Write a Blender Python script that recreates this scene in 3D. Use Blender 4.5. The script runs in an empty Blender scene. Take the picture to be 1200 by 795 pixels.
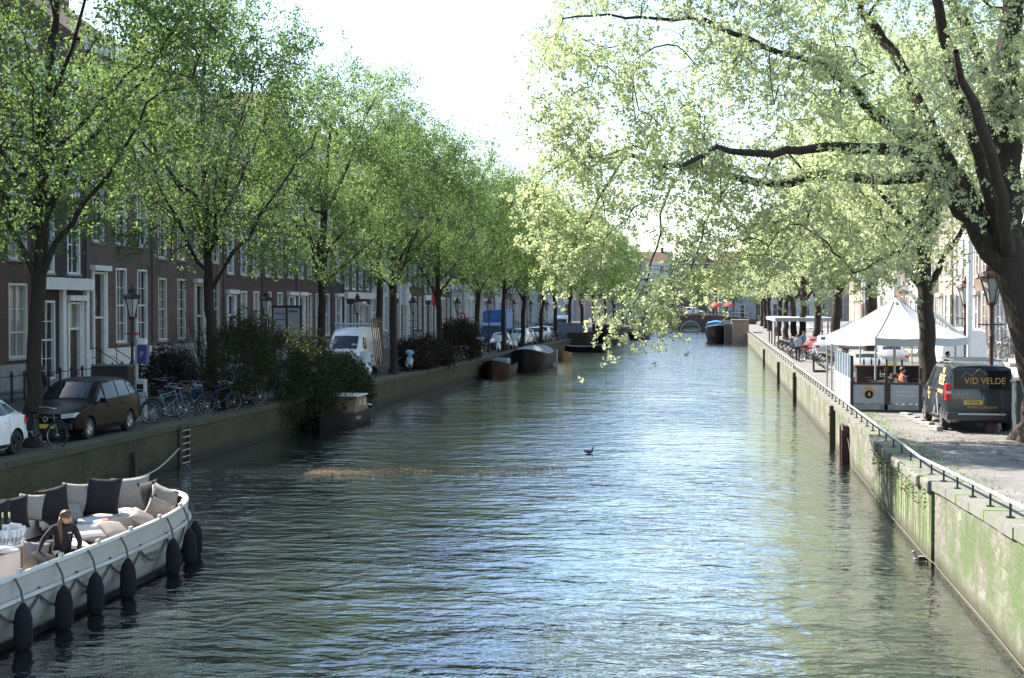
import bpy, math, random
import numpy as np
from mathutils import Vector, Matrix
rnd = random.Random(7)
R = math.radians
scene = bpy.context.scene
COL = scene.collection
KIDS = {}

# ---------------------------------------------------------------- camera frame (survey of the place)
EYE = 4.85
FPX = 1640.0
PITCH = math.atan(37.5/1640); YAW = math.atan(240/math.hypot(1640, 37.5))
cf = np.array([-math.sin(YAW)*math.cos(PITCH), math.cos(YAW)*math.cos(PITCH), -math.sin(PITCH)])
cr = np.array([math.cos(YAW), math.sin(YAW), 0.0]); cu = np.cross(cr, cf)
def ray(u, v): return cf*FPX + cr*(u-600) + cu*(397.5-v)
def gnd(u, v, z=0.0):
    r = ray(u, v); t = (z-EYE)/r[2]; return Vector((r[0]*t, r[1]*t, z))
def atY(u, v, Y):
    r = ray(u, v); t = Y/r[1]; return Vector((r[0]*t, Y, EYE+r[2]*t))
def atX(u, v, X):
    r = ray(u, v); t = X/r[0]; return Vector((X, r[1]*t, EYE+r[2]*t))
ZL = 1.2
def zr(y): return 1.4 + max(0.0, 30-y)*0.036

# ---------------------------------------------------------------- object helpers
def tag(o, label=None, cat=None, group=None, kind=None):
    if label: o['label'] = label
    if cat: o['category'] = cat
    if group: o['group'] = group
    if kind: o['kind'] = kind
    return o
def empty(name, loc=(0, 0, 0), rz=0.0, label=None, cat=None, group=None):
    o = bpy.data.objects.new(name, None); COL.objects.link(o)
    o.empty_display_size = .1
    o.location = loc; o.rotation_euler = (0, 0, rz)
    return tag(o, label, cat, group)
def link(name, me, parent=None, loc=None, rot=None):
    o = bpy.data.objects.new(name, me); COL.objects.link(o)
    if parent is not None:
        o.parent = parent; KIDS.setdefault(parent.name, []).append(o)
    if loc is not None: o.location = loc
    if rot is not None: o.rotation_euler = rot
    return o
def copy_tree(o, parent=None, skip=()):
    c = o.copy(); COL.objects.link(c)
    if parent is not None:
        c.parent = parent; KIDS.setdefault(parent.name, []).append(c)
    for ch in KIDS.get(o.name, []):
        if ch.name.split('.')[0] in skip: continue
        copy_tree(ch, c, skip)
    return c
def put(o, loc, rz=0.0, label=None, scale=None, group=None):
    o.location = loc; o.rotation_euler = (0, 0, rz)
    if label: o['label'] = label
    if group: o['group'] = group
    if scale: o.scale = (scale,)*3 if not hasattr(scale, '__len__') else scale
    return o

class MB:
    def __init__(s): s.v = []; s.f = []; s.m = []
    def add(s, vs, fs, mi=0):
        b = len(s.v); s.v.extend([tuple(map(float, p)) for p in vs])
        for f in fs: s.f.append(tuple(b+i for i in f)); s.m.append(mi)
        return s
    def box(s, c, d, mi=0, rz=0.0, taper=1.0):
        x, y, z = d[0]/2, d[1]/2, d[2]/2
        P = [(-x, -y, -z), (x, -y, -z), (x, y, -z), (-x, y, -z), (-x*taper, -y*taper, z), (x*taper, -y*taper, z), (x*taper, y*taper, z), (-x*taper, y*taper, z)]
        ca, sa = math.cos(rz), math.sin(rz)
        P = [(c[0]+p[0]*ca-p[1]*sa, c[1]+p[0]*sa+p[1]*ca, c[2]+p[2]) for p in P]
        return s.add(P, [(0, 3, 2, 1), (4, 5, 6, 7), (0, 1, 5, 4), (1, 2, 6, 5), (2, 3, 7, 6), (3, 0, 4, 7)], mi)
    def bb(s, x0, x1, y0, y1, z0, z1, mi=0):
        return s.box(((x0+x1)/2, (y0+y1)/2, (z0+z1)/2), (abs(x1-x0), abs(y1-y0), abs(z1-z0)), mi)
    def tube(s, pts, r, n=6, mi=0, cap=True):
        pts = [Vector(p) for p in pts]
        rs = r if hasattr(r, '__len__') else [r]*len(pts)
        rings = []; prev = None
        for i, p in enumerate(pts):
            d = (pts[min(i+1, len(pts)-1)]-pts[max(i-1, 0)])
            if d.length < 1e-7: d = Vector((0, 0, 1))
            d.normalize()
            if prev is None:
                a = d.orthogonal().normalized()
            else:
                a = prev - d*prev.dot(d)
                a = a.normalized() if a.length > 1e-5 else d.orthogonal().normalized()
            prev = a; b = d.cross(a)
            rings.append([p + (a*math.cos(2*math.pi*k/n)+b*math.sin(2*math.pi*k/n))*rs[i] for k in range(n)])
        V = [q for ring in rings for q in ring]; F = []
        for i in range(len(pts)-1):
            for k in range(n):
                F.append((i*n+k, i*n+(k+1) % n, (i+1)*n+(k+1) % n, (i+1)*n+k))
        if cap:
            F.append(tuple(range(n-1, -1, -1))); F.append(tuple((len(pts)-1)*n+k for k in range(n)))
        return s.add(V, F, mi)
    def ring(s, c, Rr, r, axis='x', n=20, m=5, mi=0, a0=0, a1=2*math.pi):
        full = abs(a1-a0-2*math.pi) < 1e-6; N = n if full else n+1
        V = []; F = []
        for i in range(N):
            a = a0+(a1-a0)*i/n
            for k in range(m):
                b = 2*math.pi*k/m; rr = Rr+r*math.cos(b); w = r*math.sin(b)
                p = (w, rr*math.cos(a), rr*math.sin(a)) if axis == 'x' else ((rr*math.cos(a), w, rr*math.sin(a)) if axis == 'y' else (rr*math.cos(a), rr*math.sin(a), w))
                V.append((c[0]+p[0], c[1]+p[1], c[2]+p[2]))
        for i in range(n if full else n):
            j = (i+1) % N
            for k in range(m): F.append((i*m+k, j*m+k, j*m+(k+1) % m, i*m+(k+1) % m))
        return s.add(V, F, mi)
    def lathe(s, prof, c=(0, 0, 0), n=12, mi=0, axis='z', cap=True):
        V = []; F = []
        for r, h in prof:
            for k in range(n):
                a = 2*math.pi*k/n
                p = (r*math.cos(a), r*math.sin(a), h) if axis == 'z' else ((h, r*math.cos(a), r*math.sin(a)) if axis == 'x' else (r*math.sin(a), h, r*math.cos(a)))
                V.append((c[0]+p[0], c[1]+p[1], c[2]+p[2]))
        for i in range(len(prof)-1):
            for k in range(n): F.append((i*n+k, i*n+(k+1) % n, (i+1)*n+(k+1) % n, (i+1)*n+k))
        if cap:
            F.append(tuple(range(n-1, -1, -1))); F.append(tuple((len(prof)-1)*n+k for k in range(n)))
        return s.add(V, F, mi)
    def prism(s, poly, a, b, axis='y', mi=0):
        def P(p, h): return (p[0], h, p[1]) if axis == 'y' else ((h, p[0], p[1]) if axis == 'x' else (p[0], p[1], h))
        n = len(poly); V = [P(p, a) for p in poly]+[P(p, b) for p in poly]
        F = [tuple(range(n)), tuple(range(2*n-1, n-1, -1))]+[(i, i+n, (i+1) % n+n, (i+1) % n) for i in range(n)]
        return s.add(V, F, mi)
    def loft(s, rings, mi=0, closed=True, cap=True):
        n = len(rings[0]); V = [p for r_ in rings for p in r_]; F = []
        for i in range(len(rings)-1):
            for k in range(n if closed else n-1):
                F.append((i*n+k, i*n+(k+1) % n, (i+1)*n+(k+1) % n, (i+1)*n+k))
        if cap and closed:
            F.append(tuple(range(n-1, -1, -1))); F.append(tuple((len(rings)-1)*n+k for k in range(n)))
        return s.add(V, F, mi)
    def mesh(s, name, mats, smooth=None):
        me = bpy.data.meshes.new(name); me.from_pydata(s.v, [], s.f)
        for m in (mats if isinstance(mats, (list, tuple)) else [mats]): me.materials.append(m)
        if any(s.m): me.polygons.foreach_set('material_index', s.m)
        me.validate(); me.update()
        fixn(me)
        if smooth:
            me.polygons.foreach_set('use_smooth', [True]*len(me.polygons))
            me.set_sharp_from_angle(angle=R(smooth))
        return me
    def build(s, name, mats, parent=None, smooth=None, loc=None, rot=None):
        return link(name, s.mesh(name, mats, smooth), parent, loc, rot)
def fixn(me):
    import bmesh
    b = bmesh.new(); b.from_mesh(me); bmesh.ops.recalc_face_normals(b, faces=b.faces); b.to_mesh(me); b.free()
def soften(o, w=.02, seg=2):
    m = o.modifiers.new('b', 'BEVEL'); m.width = w; m.segments = seg; m.limit_method = 'ANGLE'; m.angle_limit = R(40)
    return o
def text(name, s, size, mat, parent, loc, rot, ext=.003, align='CENTER', sx=1.0):
    c = bpy.data.curves.new(name, 'FONT'); c.body = s; c.size = size; c.extrude = ext; c.align_x = align; c.align_y = 'CENTER'
    c.resolution_u = 3
    t = bpy.data.objects.new(name+'_curve', c); COL.objects.link(t)
    dg = bpy.context.evaluated_depsgraph_get(); me = bpy.data.meshes.new_from_object(t.evaluated_get(dg))
    bpy.data.objects.remove(t)
    me.materials.clear(); me.materials.append(mat)
    o = link(name, me, parent, loc, rot); o.scale = (sx, 1, 1); return o
def boolcut(o, cutter_mb):
    cme = cutter_mb.mesh('cut', [MAT['black']]); 
    co = bpy.data.objects.new('cut', cme); COL.objects.link(co)
    cme.materials.clear(); cme.materials.append(None); cme.materials.append(MAT['black'])
    cme.polygons.foreach_set('material_index', [1]*len(cme.polygons))
    m = o.modifiers.new('c', 'BOOLEAN'); m.operation = 'DIFFERENCE'; m.object = co; m.solver = 'EXACT'
    bpy.context.view_layer.update()
    dg = bpy.context.evaluated_depsgraph_get(); me = bpy.data.meshes.new_from_object(o.evaluated_get(dg))
    o.modifiers.clear(); o.data = me; bpy.data.objects.remove(co)
    if len(me.polygons):
        me.polygons.foreach_set('use_smooth', [True]*len(me.polygons)); me.set_sharp_from_angle(angle=R(28))

# ---------------------------------------------------------------- materials
MAT = {}
def nodes(name):
    m = bpy.data.materials.new(name); m.use_nodes = True
    nt = m.node_tree; return m, nt, nt.nodes, nt.links, nt.nodes['Principled BSDF']
def pm(key, col, rough=.6, var=.2, scale=4.0, bump=0.0, metal=0.0, spec=.5, bscale=None, coat=0.0, streak=None, dirt=None, perobj=0.0):
    m, nt, N, L, B = nodes(key)
    tc = N.new('ShaderNodeTexCoord'); mp = N.new('ShaderNodeMapping'); L.new(tc.outputs['Object'], mp.inputs[0])
    if streak: mp.inputs['Scale'].default_value = streak
    nz = N.new('ShaderNodeTexNoise'); nz.inputs['Scale'].default_value = scale; nz.inputs['Detail'].default_value = 5; nz.inputs['Roughness'].default_value = .65
    L.new(mp.outputs[0], nz.inputs['Vector'])
    cr_ = N.new('ShaderNodeValToRGB'); e = cr_.color_ramp.elements
    e[0].position = .3; e[1].position = .72
    e[0].color = tuple(c*(1-var) for c in col)+(1,); e[1].color = tuple(min(1, c*(1+var)) for c in col)+(1,)
    L.new(nz.outputs['Fac'], cr_.inputs[0]); out = cr_.outputs[0]
    if dirt:
        n2 = N.new('ShaderNodeTexNoise'); n2.inputs['Scale'].default_value = dirt[1]; n2.inputs['Detail'].default_value = 6; n2.inputs['Roughness'].default_value = .7
        L.new(tc.outputs['Object'], n2.inputs['Vector'])
        r2 = N.new('ShaderNodeValToRGB'); r2.color_ramp.elements[0].position = dirt[2]; r2.color_ramp.elements[1].position = dirt[2]+.2
        L.new(n2.outputs['Fac'], r2.inputs[0])
        mx = N.new('ShaderNodeMix'); mx.data_type = 'RGBA'; L.new(r2.outputs[0], mx.inputs['Factor']); L.new(out, mx.inputs['A']); mx.inputs['B'].default_value = tuple(dirt[0])+(1,)
        out = mx.outputs['Result']
    if perobj:
        oi = N.new('ShaderNodeObjectInfo'); mr = N.new('ShaderNodeMapRange'); mr.inputs['To Min'].default_value = 1-perobj; mr.inputs['To Max'].default_value = 1+perobj
        L.new(oi.outputs['Random'], mr.inputs[0]); vm = N.new('ShaderNodeVectorMath'); vm.operation = 'SCALE'; L.new(out, vm.inputs[0]); L.new(mr.outputs[0], vm.inputs['Scale']); out = vm.outputs[0]
    L.new(out, B.inputs['Base Color'])
    rr = N.new('ShaderNodeMapRange'); rr.inputs['To Min'].default_value = max(.03, rough*.85); rr.inputs['To Max'].default_value = min(1, rough*1.15); L.new(nz.outputs['Fac'], rr.inputs[0]); L.new(rr.outputs[0], B.inputs['Roughness'])
    B.inputs['Metallic'].default_value = metal; B.inputs['Specular IOR Level'].default_value = spec
    if coat: B.inputs['Coat Weight'].default_value = coat; B.inputs['Coat Roughness'].default_value = .04
    if bump:
        n3 = N.new('ShaderNodeTexNoise'); n3.inputs['Scale'].default_value = bscale or scale*6; n3.inputs['Detail'].default_value = 6
        L.new(mp.outputs[0], n3.inputs['Vector']); bp = N.new('ShaderNodeBump'); bp.inputs['Strength'].default_value = .8; bp.inputs['Distance'].default_value = bump
        L.new(n3.outputs['Fac'], bp.inputs['Height']); L.new(bp.outputs[0], B.inputs['Normal'])
    MAT[key] = m; return m
def leafmat(key, c0, c1, trans=.45, rough=.6):
    m, nt, N, L, B = nodes(key)
    g = N.new('ShaderNodeNewGeometry'); r = N.new('ShaderNodeValToRGB'); e = r.color_ramp.elements
    e[0].color = tuple(c0)+(1,); e[1].color = tuple(c1)+(1,); L.new(g.outputs['Random Per Island'], r.inputs[0])
    tc = N.new('ShaderNodeTexCoord'); nz = N.new('ShaderNodeTexNoise'); nz.inputs['Scale'].default_value = .35; nz.inputs['Detail'].default_value = 3; L.new(tc.outputs['Object'], nz.inputs['Vector'])
    mr = N.new('ShaderNodeMapRange'); mr.inputs[1].default_value = .35; mr.inputs[2].default_value = .65; mr.inputs['To Min'].default_value = .72; mr.inputs['To Max'].default_value = 1.25; L.new(nz.outputs['Fac'], mr.inputs[0])
    vm = N.new('ShaderNodeVectorMath'); vm.operation = 'SCALE'; L.new(r.outputs[0], vm.inputs[0]); L.new(mr.outputs[0], vm.inputs['Scale'])
    L.new(vm.outputs[0], B.inputs['Base Color']); B.inputs['Roughness'].default_value = rough; B.inputs['Specular IOR Level'].default_value = .3
    t = N.new('ShaderNodeBsdfTranslucent'); v2 = N.new('ShaderNodeVectorMath'); v2.operation = 'MULTIPLY'; L.new(vm.outputs[0], v2.inputs[0]); v2.inputs[1].default_value = (1.15, 1.25, .85); L.new(v2.outputs[0], t.inputs['Color'])
    mx = N.new('ShaderNodeMixShader'); mx.inputs[0].default_value = trans; L.new(B.outputs[0], mx.inputs[1]); L.new(t.outputs[0], mx.inputs[2])
    L.new(mx.outputs[0], N['Material Output'].inputs['Surface'])
    MAT[key] = m; return m
def brick(key, c1, c2, mort, sc=1.0, axes='yz', bw=.22, bh=.065, var=.35, algae=None, bump=.01):
    m, nt, N, L, B = nodes(key)
    tc = N.new('ShaderNodeTexCoord'); sp = N.new('ShaderNodeSeparateXYZ'); L.new(tc.outputs['Object'], sp.inputs[0])
    cb = N.new('ShaderNodeCombineXYZ'); L.new(sp.outputs['XYZ'.index(axes[0].upper())], cb.inputs[0]); L.new(sp.outputs['XYZ'.index(axes[1].upper())], cb.inputs[1])
    b = N.new('ShaderNodeTexBrick'); L.new(cb.outputs[0], b.inputs['Vector']); b.inputs['Scale'].default_value = sc
    b.inputs['Brick Width'].default_value = bw; b.inputs['Row Height'].default_value = bh; b.inputs['Mortar Size'].default_value = .008; b.inputs['Mortar Smooth'].default_value = .3
    b.inputs['Color1'].default_value = tuple(c1)+(1,); b.inputs['Color2'].default_value = tuple(c2)+(1,); b.inputs['Mortar'].default_value = tuple(mort)+(1,)
    nz = N.new('ShaderNodeTexNoise'); nz.inputs['Scale'].default_value = .8; nz.inputs['Detail'].default_value = 8; nz.inputs['Roughness'].default_value = .7; L.new(tc.outputs['Object'], nz.inputs['Vector'])
    mr = N.new('ShaderNodeMapRange'); mr.inputs[1].default_value = .3; mr.inputs[2].default_value = .7; mr.inputs['To Min'].default_value = 1-var; mr.inputs['To Max'].default_value = 1+var; L.new(nz.outputs['Fac'], mr.inputs[0])
    vm = N.new('ShaderNodeVectorMath'); vm.operation = 'SCALE'; L.new(b.outputs['Color'], vm.inputs[0]); L.new(mr.outputs[0], vm.inputs['Scale']); out = vm.outputs[0]
    def mixin(fac, colr):
        nonlocal out
        mx = N.new('ShaderNodeMix'); mx.data_type = 'RGBA'; L.new(fac, mx.inputs['Factor']); L.new(out, mx.inputs['A']); mx.inputs['B'].default_value = tuple(colr)+(1,); out = mx.outputs['Result']
    if algae:
        for (colr, scv, thr, w, amt) in algae['layers']:
            mp = N.new('ShaderNodeMapping'); mp.inputs['Scale'].default_value = scv; L.new(tc.outputs['Object'], mp.inputs[0])
            n2 = N.new('ShaderNodeTexNoise'); n2.inputs['Scale'].default_value = 1; n2.inputs['Detail'].default_value = 7; n2.inputs['Roughness'].default_value = .68; L.new(mp.outputs[0], n2.inputs['Vector'])
            m2 = N.new('ShaderNodeMapRange'); m2.inputs[1].default_value = thr; m2.inputs[2].default_value = thr+w; m2.inputs['To Max'].default_value = amt; L.new(n2.outputs['Fac'], m2.inputs[0])
            mixin(m2.outputs[0], colr)
        # the wet, weed-covered band a hand above the water
        ad = N.new('ShaderNodeMath'); ad.operation = 'MULTIPLY_ADD'; L.new(nz.outputs['Fac'], ad.inputs[0]); ad.inputs[1].default_value = -.25; L.new(sp.outputs[2], ad.inputs[2])
        m3 = N.new('ShaderNodeMapRange'); m3.inputs[1].default_value = .26; m3.inputs[2].default_value = .0; m3.inputs['To Min'].default_value = 0; m3.inputs['To Max'].default_value = .9; L.new(ad.outputs[0], m3.inputs[0])
        mixin(m3.outputs[0], algae['wet'])
    L.new(out, B.inputs['Base Color']); B.inputs['Roughness'].default_value = .85
    bp = N.new('ShaderNodeBump'); bp.inputs['Distance'].default_value = bump; bp.inputs['Strength'].default_value = .7
    n4 = N.new('ShaderNodeTexNoise'); n4.inputs['Scale'].default_value = 12; n4.inputs['Detail'].default_value = 6; L.new(tc.outputs['Object'], n4.inputs['Vector'])
    sb = N.new('ShaderNodeMath'); sb.operation = 'SUBTRACT'; L.new(n4.outputs['Fac'], sb.inputs[0]); L.new(b.outputs['Fac'], sb.inputs[1]); L.new(sb.outputs[0], bp.inputs['Height']); L.new(bp.outputs[0], B.inputs['Normal'])
    MAT[key] = m; return m
def glassy(key, col=(.02, .024, .03), rough=.06, rand=None):
    m, nt, N, L, B = nodes(key)
    B.inputs['Roughness'].default_value = rough; B.inputs['Specular IOR Level'].default_value = .5
    if rand:
        oi = N.new('ShaderNodeObjectInfo'); r = N.new('ShaderNodeValToRGB'); r.color_ramp.interpolation = 'CONSTANT'
        r.color_ramp.elements[0].color = tuple(col)+(1,); r.color_ramp.elements[1].position = .62; r.color_ramp.elements[1].color = tuple(rand)+(1,)
        e = r.color_ramp.elements.new(.85); e.color = (rand[0]*2.6, rand[1]*2.6, rand[2]*2.5, 1)
        L.new(oi.outputs['Random'], r.inputs[0]); L.new(r.outputs[0], B.inputs['Base Color'])
    else: B.inputs['Base Color'].default_value = tuple(col)+(1,)
    tc = N.new('ShaderNodeTexCoord'); nz = N.new('ShaderNodeTexNoise'); nz.inputs['Scale'].default_value = 1.3; L.new(tc.outputs['Object'], nz.inputs['Vector'])
    bp = N.new('ShaderNodeBump'); bp.inputs['Distance'].default_value = .02; bp.inputs['Strength'].default_value = .4; L.new(nz.outputs['Fac'], bp.inputs['Height']); L.new(bp.outputs[0], B.inputs['Normal'])
    MAT[key] = m; return m

pm('black', (.012, .012, .013), .6, .2)
pm('rubber', (.02, .02, .02), .8, .3, 12)
pm('trim', (.03, .03, .032), .5, .2)
pm('steel', (.42, .42, .43), .35, .15, 9, metal=.8)
pm('galv', (.5, .51, .52), .45, .2, 9, metal=.4, dirt=((.18, .11, .07), 5, .62))
pm('rim', (.45, .45, .46), .3, .15, 9, metal=.7)
pm('white_paint', (.78, .79, .8), .28, .05, 2, coat=.5, dirt=((.35, .34, .32), 2.2, .68))
pm('dark_paint', (.018, .018, .022), .2, .15, 3, coat=1.0)
pm('brown_paint', (.007, .0055, .0045), .3, .12, 3, coat=0.0, spec=.06)
pm('van_paint', (.028, .03, .038), .25, .15, 2, coat=.8, dirt=((.09, .085, .08), 1.5, .62))
pm('silver_paint', (.42, .43, .45), .3, .06, 3, coat=.6, metal=.3)
pm('blue_paint', (.05, .13, .3), .3, .1, 3, coat=.6)
pm('red_paint', (.5, .03, .025), .3, .1, 3, coat=.6)
pm('red_lens', (.55, .012, .01), .15, .15, 30)
pm('lamp_lens', (.62, .64, .66), .12, .15, 30)
pm('plate', (.75, .5, .06), .4, .1)
glassy('car_glass', (.012, .016, .02), .04)
glassy('pane', (.014, .016, .018), .08, rand=(.09, .09, .085))
pm('win_white', (.75, .74, .71), .55, .1, 3, dirt=((.3, .28, .25), 3, .64))
pm('win_cream', (.58, .55, .47), .55, .1, 3, dirt=((.3, .27, .22), 3, .64))
pm('stone', (.3, .29, .28), .8, .25, 2, bump=.01, dirt=((.14, .13, .12), 1.6, .58))
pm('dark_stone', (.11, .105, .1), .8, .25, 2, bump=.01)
pm('door_green', (.02, .04, .03), .4, .15)
pm('door_brown', (.05, .03, .02), .45, .2)
pm('roof_tile', (.13, .07, .05), .8, .35, 5, bump=.03, streak=(3, 3, .5))
pm('iron', (.022, .018, .018), .55, .3, 14, bump=.004, dirt=((.07, .035, .02), 9, .6))
pm('iron_red', (.07, .025, .022), .55, .3, 14, bump=.004)
pm('lamp_glass', (.45, .46, .45), .15, .1, 6)
BR = [('brick_red', (.115, .068, .05), (.085, .05, .038)), ('brick_brown', (.12, .062, .048), (.085, .045, .036)), ('brick_dark', (.055, .038, .032), (.04, .03, .027)),
      ('brick_pale', (.36, .27, .21), (.3, .22, .17)), ('stucco', (.55, .54, .5), (.53, .52, .48)), ('stucco_grey', (.34, .34, .35), (.32, .32, .33)), ('brick_rose', (.15, .098, .076), (.115, .074, .058))]
for k, a, b in BR: brick(k, a, b, tuple(x*1.25+.02 for x in b) if 'stucco' not in k else b, axes='xz', var=.28, bump=.006)
brick('quay_lit', (.25, .225, .19), (.14, .12, .1), (.2, .19, .175), axes='yz', bw=.24, bh=.075, var=.3, bump=.02,
      algae=dict(layers=[((.07, .065, .04), (.01, 1.4, .35), .52, .16, .7), ((.075, .12, .035), (.01, .5, .5), .45, .15, .85), ((.05, .045, .03), (.01, 3.2, .28), .60, .1, .75), ((.5, .5, .46), (.01, .8, 1.1), .60, .1, .5)], wet=(.05, .05, .025)))
brick('quay_moss', (.26, .24, .19), (.2, .18, .14), (.24, .22, .18), axes='yz', bw=.24, bh=.075, var=.4, bump=.03,
      algae=dict(layers=[((.07, .12, .025), (.01, 2.5, .5), .45, .12, .9), ((.025, .025, .015), (.01, 4.5, .3), .5, .08, .9), ((.17, .29, .05), (.01, 2.2, .9), .56, .08, .8)], wet=(.05, .05, .025)))
brick('quay_shade', (.075, .056, .024), (.05, .038, .016), (.07, .055, .03), axes='yz', bw=.24, bh=.075, var=.45, bump=.02,  # brick of the left wall, with the bank's shade put into its colour
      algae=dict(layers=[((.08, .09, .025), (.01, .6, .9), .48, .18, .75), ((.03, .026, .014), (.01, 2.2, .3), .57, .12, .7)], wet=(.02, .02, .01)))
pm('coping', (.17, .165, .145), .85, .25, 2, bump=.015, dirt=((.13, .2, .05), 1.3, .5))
pm('coping_shade', (.075, .07, .042), .85, .3, 2, bump=.015, dirt=((.045, .055, .02), 1.3, .5))  # darker coping, left bank shade put into the colour
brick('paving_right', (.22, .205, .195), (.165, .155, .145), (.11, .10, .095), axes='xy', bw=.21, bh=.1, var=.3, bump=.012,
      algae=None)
brick('paving_left', (.075, .056, .045), (.055, .043, .035), (.04, .03, .026), axes='xy', bw=.21, bh=.1, var=.3, bump=.012)  # base colour darkened to carry the shade of the left street
pm('moss', (.10, .15, .03), .95, .5, 9, bump=.05)
pm('bark', (.03, .021, .015), .95, .45, 5, bump=.05, bscale=9, streak=(3, 3, .6), dirt=((.05, .05, .028), 2.5, .6))
pm('bark_big', (.042, .031, .024), .95, .45, 4, bump=.09, bscale=7, streak=(2.6, 2.6, .5), dirt=((.12, .14, .05), 1.1, .6))
pm('wood', (.22, .13, .07), .6, .3, 4, bump=.004, streak=(1, 8, 1))
pm('dark_wood', (.045, .028, .02), .65, .35, 4, bump=.006, streak=(4, 4, .5))
pm('tan_wood', (.34, .17, .08), .6, .25, 4, bump=.004)
pm('boat_white', (.68, .6, .5), .45, .08, 1.5, dirt=((.42, .38, .32), 1.7, .66))
pm('hull_brown', (.04, .02, .013), .6, .3, 2, spec=.2, dirt=((.1, .08, .06), 2.5, .6))
pm('hull_dark', (.016, .012, .010), .6, .3, 2, spec=.15, dirt=((.05, .04, .03), 2.5, .6))
pm('hull_blue', (.1, .14, .2), .45, .2, 2)
pm('navy', (.014, .011, .013), .95, .25, 14, bump=.006, bscale=60)
pm('navy_flat', (.011, .011, .016), .9, .25, 10)
pm('taupe', (.27, .25, .22), .95, .15, 14, bump=.006, bscale=60)
pm('beige', (.3, .25, .21), .95, .15, 14, bump=.006, bscale=60)
pm('linen', (.62, .58, .54), .9, .06, 8, bump=.006)
pm('coral', (.6, .14, .1), .8, .15, 8)
pm('rope', (.16, .14, .11), .95, .35, 40, bump=.01)
pm('rope_pale', (.5, .48, .4), .95, .2, 40)
pm('tent', (.5, .5, .5), .7, .04, 2.5, bump=.02, bscale=3)
pm('grey_panel', (.36, .36, .4), .55, .06, 3)
pm('pale_text', (.7, .7, .68), .6, .05)
pm('gold', (.68, .36, .07), .55, .15, 20)
pm('pale_gold', (.8, .66, .34), .55, .1, 20)
pm('blue_sheet', (.06, .2, .45), .45, .15, 3, bump=.02, bscale=5)
pm('sky_sheet', (.12, .3, .5), .3, .12, 3)
pm('tarp_grey', (.3, .33, .38), .6, .15, 2, bump=.03, bscale=4)
pm('red_cloth', (.62, .05, .05), .8, .12, 4)
pm('skin', (.45, .27, .2), .55, .1, 12)
pm('hair', (.09, .045, .02), .5, .35, 30, streak=(6, 6, 1))
pm('hair_dark', (.02, .014, .01), .5, .3, 30)
pm('jacket_green', (.3, .38, .03), .8, .12, 9)
pm('jacket_dark', (.02, .02, .024), .85, .2, 9)
pm('jacket_orange', (.5, .1, .03), .8, .12, 9)
pm('shirt_white', (.72, .72, .72), .8, .06, 9)
pm('jacket_light', (.35, .38, .42), .8, .1, 9)
pm('jeans', (.04, .055, .1), .85, .2, 14)
pm('bike_black', (.02, .02, .022), .4, .2, 9, coat=.3)
pm('bike_blue', (.04, .17, .3), .4, .1, 9, coat=.3)
pm('bike_grey', (.25, .26, .28), .4, .1, 9, metal=.4)
pm('bike_navy', (.03, .05, .14), .4, .1, 9)
pm('purple', (.3, .08, .2), .4, .1, 6)
pm('feather_dark', (.05, .04, .035), .8, .3, 18)
pm('feather_pale', (.33, .31, .3), .8, .2, 18)
pm('bill', (.5, .35, .05), .5, .1)
pm('parking_blue', (.02, .045, .18), .4, .08)
pm('post_grey', (.4, .41, .42), .5, .12, 5)
pm('green_box', (.05, .065, .07), .5, .2, 4, dirt=((.14, .15, .15), 3, .62))
leafmat('leaf_green', (.08, .138, .05), (.19, .26, .11), .62)
leafmat('leaf_fresh', (.1, .165, .065), (.23, .30, .14), .62)
leafmat('leaf_elm', (.33, .37, .23), (.66, .685, .51), .52)
leafmat('leaf_willow', (.024, .032, .010), (.055, .066, .020), .35)
leafmat('leaf_bush', (.02, .035, .011), (.05, .07, .02), .3)
leafmat('leaf_rust', (.016, .010, .006), (.036, .024, .012), .25)
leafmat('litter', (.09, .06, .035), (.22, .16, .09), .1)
HAZE, SUN_EL, SUN_AZ, SUN_E, SKY_E, EXPO = 0.0, 41.5, 24, 5.0, .112, 1.68
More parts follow.
